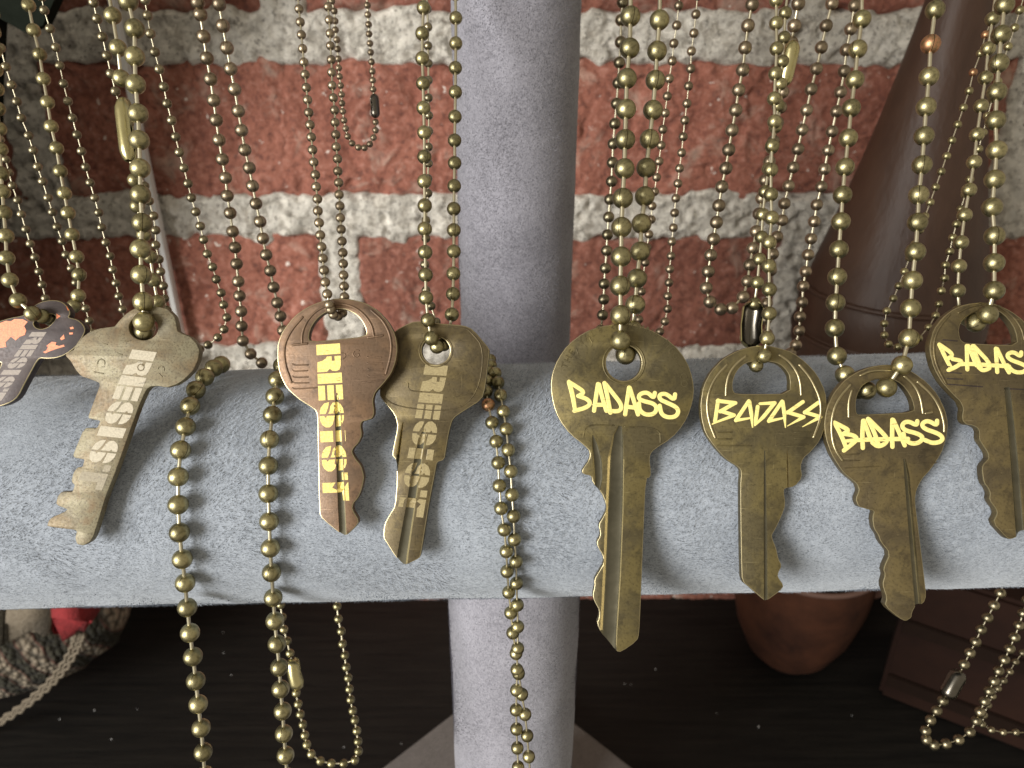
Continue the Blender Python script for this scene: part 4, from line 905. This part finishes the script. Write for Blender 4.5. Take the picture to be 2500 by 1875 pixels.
# --- centre right
c = Chain('ball chain strand just right of the upper post, unlit look put into its dark bead colour', m='dark_bead')  # backlit shade of this strand painted in by the darker bead material
c.strand(zl([(1520, 6), (1516, 49), (1515, 103), (1512, 153), (1509, 203), (1505, 253), (1501, 302), (1497, 351), (1495, 397), (1493, 443), (1489, 487), (1486, 530), (1483, 573), (1481, 612), (1478, 655), (1475, 693), (1474, 731), (1471, 769), (1467, 806)], .195, .205), 3.0 * mm, .2)
c.done('dark_bead') if False else c.done()
c = Chain('large brass ball chain threaded through the big round headed key')
c.strand(zk([(1540, -38), (1539, 40), (1537, 118), (1530, 192), (1528, 267), (1526, 341), (1524, 412), (1520, 484), (1517, 555), (1516, 627), (1514, 698), (1515, 770), (1515, 832)], .155, k4, -.0022), 4.0 * mm)
c.strand(zspec([(1527, 866, k4.Z(1527, 866) + .0016), (1534, 852, k4.Z(1534, 852) + .0050)]), 3.9 * mm, top=0)
c.strand(zk([(1612, -28), (1610, 49), (1604, 125), (1600, 196), (1594, 269), (1586, 340), (1578, 410), (1574, 479), (1566, 546), (1563, 614), (1555, 680), (1551, 744), (1544, 806)], .157, k4, .0050), 4.0 * mm)
c.done()
c = Chain('fine ball chain loop hanging just right of the big round key chain', m='bronze_bead')
c.strand(zl([(1657, 14), (1652, 62), (1645, 106), (1641, 149), (1634, 192), (1629, 235), (1624, 276), (1618, 316), (1614, 355), (1609, 394), (1603, 433), (1598, 468), (1592, 503), (1590, 536), (1584, 572), (1580, 604), (1575, 641), (1570, 676), (1566, 712), (1563, 745), (1560, 780)], .182, .196), 2.2 * mm, .13)
c.strand(zl([(1703, -10), (1699, 35), (1694, 81), (1688, 125), (1686, 168), (1681, 210), (1677, 253), (1672, 294), (1668, 334), (1664, 373), (1659, 411), (1655, 448), (1650, 484), (1647, 520), (1644, 556), (1640, 590), (1638, 625), (1635, 657), (1633, 690), (1630, 723), (1630, 754), (1623, 785), (1611, 810), (1596, 828)], .182, .196), 2.2 * mm, .13)
c.done()
c = Chain('bronze ball chain with a short brass clasp, its loop bottom over the red brick', m='bronze_bead')
c.strand(zl([(1836, 11), (1826, 63), (1819, 117), (1813, 171), (1803, 220), (1796, 269), (1787, 318), (1779, 366), (1772, 411), (1762, 456), (1755, 502), (1749, 543), (1742, 584), (1735, 623), (1729, 663), (1724, 703), (1733, 737), (1759, 755), (1787, 752), (1814, 725), (1825, 687), (1830, 647), (1838, 606), (1846, 565), (1853, 522), (1860, 484), (1868, 440), (1878, 395), (1888, 345), (1898, 300), (1906, 262), (1911, 225)], .172, .172 + .014), 3.0 * mm)
c.strand(zl([(1955, -45), (1949, 9), (1939, 63), (1932, 105)], .170, .174), 3.0 * mm)
c.clasp(P(1938, 100, .172), P(1912, 210, .174), 19 / F * .172, 'clasp', (-0.8, 0.6, 0))
c.done()
c = Chain('golden ball chain with an open shiny clasp carrying the angular lettered key')
c.strand(zk([(1895, 0), (1895, 57), (1896, 119), (1893, 180), (1890, 241), (1891, 297), (1885, 356), (1882, 415), (1882, 475), (1884, 532), (1878, 592), (1877, 650), (1878, 707), (1878, 766), (1873, 826), (1865, 869)], .157, k5, -.0014), 2.8 * mm)
c.strand(zspec([(1846, 892, k5.Z(1846, 892) + .0008), (1838, 880, k5.Z(1838, 880) + .003)]), 2.75 * mm, top=0)
c.strand(zl([(1924, -25), (1917, 32), (1914, 92), (1910, 150), (1905, 205), (1900, 258), (1893, 310), (1885, 360), (1876, 412), (1868, 468), (1862, 524), (1859, 579), (1854, 633), (1849, 690), (1842, 742)], .164, .158), 2.75 * mm)
c.clasp(P(1840, 736, .1575), P(1832, 848, .1575), 27 / F * .1575, 'clasp', (0.0, -1, 0.3), 200)
c.done()
# --- right group
c = Chain('dark ball chain loop passing left of the leather bottle behind the keys', m='bronze_bead')
c.strand(zl([(2031, 9), (2017, 63), (2005, 116), (1993, 168), (1980, 218), (1969, 269), (1958, 317), (1948, 364), (1936, 409), (1925, 454), (1915, 497), (1909, 538), (1897, 578), (1887, 620), (1882, 660), (1876, 700), (1872, 740), (1870, 780), (1872, 815)], .182, .196), 3.0 * mm)
c.strand(zl([(2086, 14), (2077, 71), (2066, 122), (2061, 174), (2052, 225), (2042, 272), (2031, 321), (2022, 367), (2013, 413), (2005, 456), (1994, 500), (1988, 541), (1980, 583), (1973, 622), (1967, 663), (1961, 699), (1958, 738), (1953, 773), (1951, 807), (1943, 842), (1930, 862), (1908, 874)], .184, .200), 3.0 * mm)
c.done()
copper_M2 = P(2272, 108, .155)
c = Chain('large golden ball chain with one copper worn bead, threaded through the tilted padlock key')
c.strand(zl([(2104, -28), (2104, 47), (2094, 120), (2087, 195), (2078, 264), (2071, 337), (2063, 408), (2057, 476), (2053, 541), (2048, 609), (2044, 676), (2040, 739), (2038, 801), (2043, 869), (2063, 915), (2080, 948)], .162, k6.Z(2080, 948) + .0045), 3.75 * mm)
pm2 = zk([(2288, -55), (2283, 24), (2272, 108), (2268, 187), (2261, 261), (2256, 332), (2251, 403), (2243, 476), (2240, 543), (2235, 615), (2227, 685), (2223, 753), (2219, 826), (2202, 892), (2164, 946)], .155, k6, -.0018)
c.strand(pm2, 3.75 * mm, special=[(pm2[2], 'copper_bead')])
c.strand(zspec([(2140, 950, k6.Z(2140, 950) + .0002), (2116, 953, k6.Z(2116, 953) + .0025), (2096, 952, k6.Z(2096, 952) + .0045)][1:]), 3.6 * mm, top=0)
c.done()
c = Chain('large golden ball chain threaded through the key at the right edge')
c.strand(zk([(2455, -60), (2452, 13), (2444, 85), (2438, 155), (2433, 225), (2430, 294), (2433, 367), (2428, 438), (2422, 506), (2428, 576), (2427, 642), (2427, 710), (2411, 768)], .155, k7, -.0020), 3.75 * mm)
c.strand(zspec([(2382, 788, k7.Z(2382, 788) + .0006), (2366, 775, k7.Z(2366, 775) + .0042)]), 3.7 * mm, top=0)
c.done()
c = Chain('medium golden ball chain strand slanting left over the bottle beside the rightmost large chain')
c.strand(zl([(2432, -25), (2423, 46), (2412, 119), (2406, 190), (2395, 259), (2385, 329), (2378, 396), (2366, 464), (2355, 525), (2346, 592), (2341, 650), (2338, 710), (2342, 762)], .172, .166), 3.15 * mm)
c.done()
c = Chain('tiny ball chain loop against the brown bottle, with orange worn beads near its top', m='brass_bead')
po = zl([(2425, 40), (2406, 85), (2394, 130), (2376, 177), (2366, 222), (2352, 263), (2338, 304), (2324, 343), (2311, 381), (2298, 419), (2284, 457), (2271, 494), (2208, 663), (2194, 698), (2181, 729), (2165, 759), (2159, 790), (2159, 818), (2169, 840), (2192, 847), (2222, 842), (2243, 826), (2267, 799), (2284, 770), (2292, 742)], .192, .204)
c.strand(po, 2.0 * mm, .12, special=[(po[1], 'copper_bead'), (po[3], 'copper_bead')])
c.strand(zl([(2503, -20), (2490, 25), (2477, 68), (2461, 114), (2411, 283), (2389, 364), (2335, 547), (2326, 580), (2319, 614), (2308, 647), (2306, 679), (2298, 710)], .190, .2036), 2.1 * mm, .12)
c.done()
# --- strands draped over the bar
c = Chain('large brass ball chain draped over the bar in two strands left of centre')
c.strand(bar_drape([(556, 893), (540, 890), (522, 899), (500, 921), (478, 952), (464, 991), (453, 1042), (441, 1099), (435, 1164), (435, 1232), (438, 1300), (445, 1365), (452, 1423), (457, 1483), (464, 1545), (471, 1603), (478, 1662), (484, 1719), (491, 1777), (496, 1836), (500, 1893), (503, 1950)][1:], 3.85 * mm), 3.85 * mm, .2, top=0)
c.strand(bar_drape([(688, 893), (677, 927), (671, 968), (665, 1013), (658, 1073), (655, 1137), (655, 1205), (657, 1273), (660, 1338), (663, 1398), (667, 1459), (671, 1516), (676, 1572), (682, 1629), (685, 1682), (690, 1736), (693, 1791), (697, 1844), (701, 1897), (704, 1950)], 3.7 * mm), 3.7 * mm, .2, top=0)
c.done()
c = Chain('paired brass ball chain draped over the middle of the bar right of the octagonal key')
pr1 = bar_drape([(1190, 905), (1187, 956), (1192, 988), (1201, 1032), (1211, 1078), (1216, 1130), (1219, 1186), (1223, 1241), (1231, 1293), (1236, 1346), (1238, 1395), (1242, 1446), (1247, 1496), (1252, 1545), (1260, 1595), (1266, 1644), (1274, 1695), (1282, 1744), (1287, 1796), (1291, 1847), (1295, 1895), (1299, 1940)], 2.7 * mm)
c.strand(pr1, 2.7 * mm, .17, special=[(pr1[2], 'copper_bead')], top=0)
c.strand(bar_drape([(1196, 878), (1198, 892), (1209, 911), (1216, 934), (1222, 965), (1229, 1005), (1236, 1048), (1241, 1099), (1247, 1151), (1250, 1208), (1254, 1260), (1256, 1317), (1260, 1371), (1261, 1424), (1263, 1477), (1264, 1530), (1264, 1583), (1262, 1635), (1261, 1685), (1260, 1733), (1261, 1780), (1263, 1826), (1265, 1873), (1267, 1920)], 2.7 * mm), 2.7 * mm, .17, top=0)
c.done()
# --- below the bar
c = Chain('small brass ball chain loop with a clasp hanging below the bar over the dark table')
c.strand(zl([(668, 1395), (676, 1436), (685, 1477), (693, 1537), (701, 1565), (708, 1595), (716, 1622), (722, 1652), (723, 1692), (728, 1719), (733, 1744), (739, 1769), (744, 1795), (749, 1818), (760, 1841), (782, 1858), (809, 1864), (839, 1864), (866, 1856), (875, 1834), (874, 1810), (871, 1784), (866, 1758), (861, 1735), (856, 1708), (853, 1682), (850, 1655), (845, 1629), (842, 1600), (836, 1572), (833, 1541), (826, 1511), (823, 1480), (818, 1446), (814, 1410)], .206, .206), 2.3 * mm, top=0)
c.clasp(P(713, 1608, .2055), P(728, 1682, .2055), 19 / F * .2055, 'clasp', (1, 0.3, 0))
c.done()
c = Chain('tarnished silver ball chain loop with a sleeve clasp hanging at the lower right', m='dark_bead')
c.strand(zl([(2462, 1384), (2454, 1416), (2442, 1448), (2427, 1478), (2411, 1508), (2395, 1537), (2382, 1567), (2368, 1594), (2354, 1622), (2340, 1650), (2320, 1688), (2302, 1711), (2287, 1735), (2272, 1758), (2260, 1784), (2262, 1806), (2281, 1819), (2310, 1816), (2341, 1806), (2368, 1787), (2384, 1760), (2393, 1738), (2404, 1712), (2415, 1687), (2427, 1663), (2438, 1638), (2452, 1611), (2465, 1584), (2477, 1556), (2488, 1527), (2498, 1497), (2508, 1465), (2518, 1432)], .205, .205), 2.75 * mm, .12, top=0)
c.clasp(P(2345, 1638, .2045), P(2309, 1703, .2045), 20 / F * .2045, 'clasp_dark', (1, 0.6, 0))
c.done()
c = Chain('tiny ball chain turning along the bottom right corner beside the tarnished silver loop', m='dark_bead')
c.strand(zl([(2512, 1572), (2496, 1594), (2479, 1616), (2465, 1640), (2450, 1662), (2436, 1681), (2423, 1700), (2412, 1722), (2402, 1746), (2398, 1768), (2420, 1782), (2449, 1788), (2480, 1788), (2512, 1789)], .214, .214), 2.0 * mm, .12, top=0)
c.done()
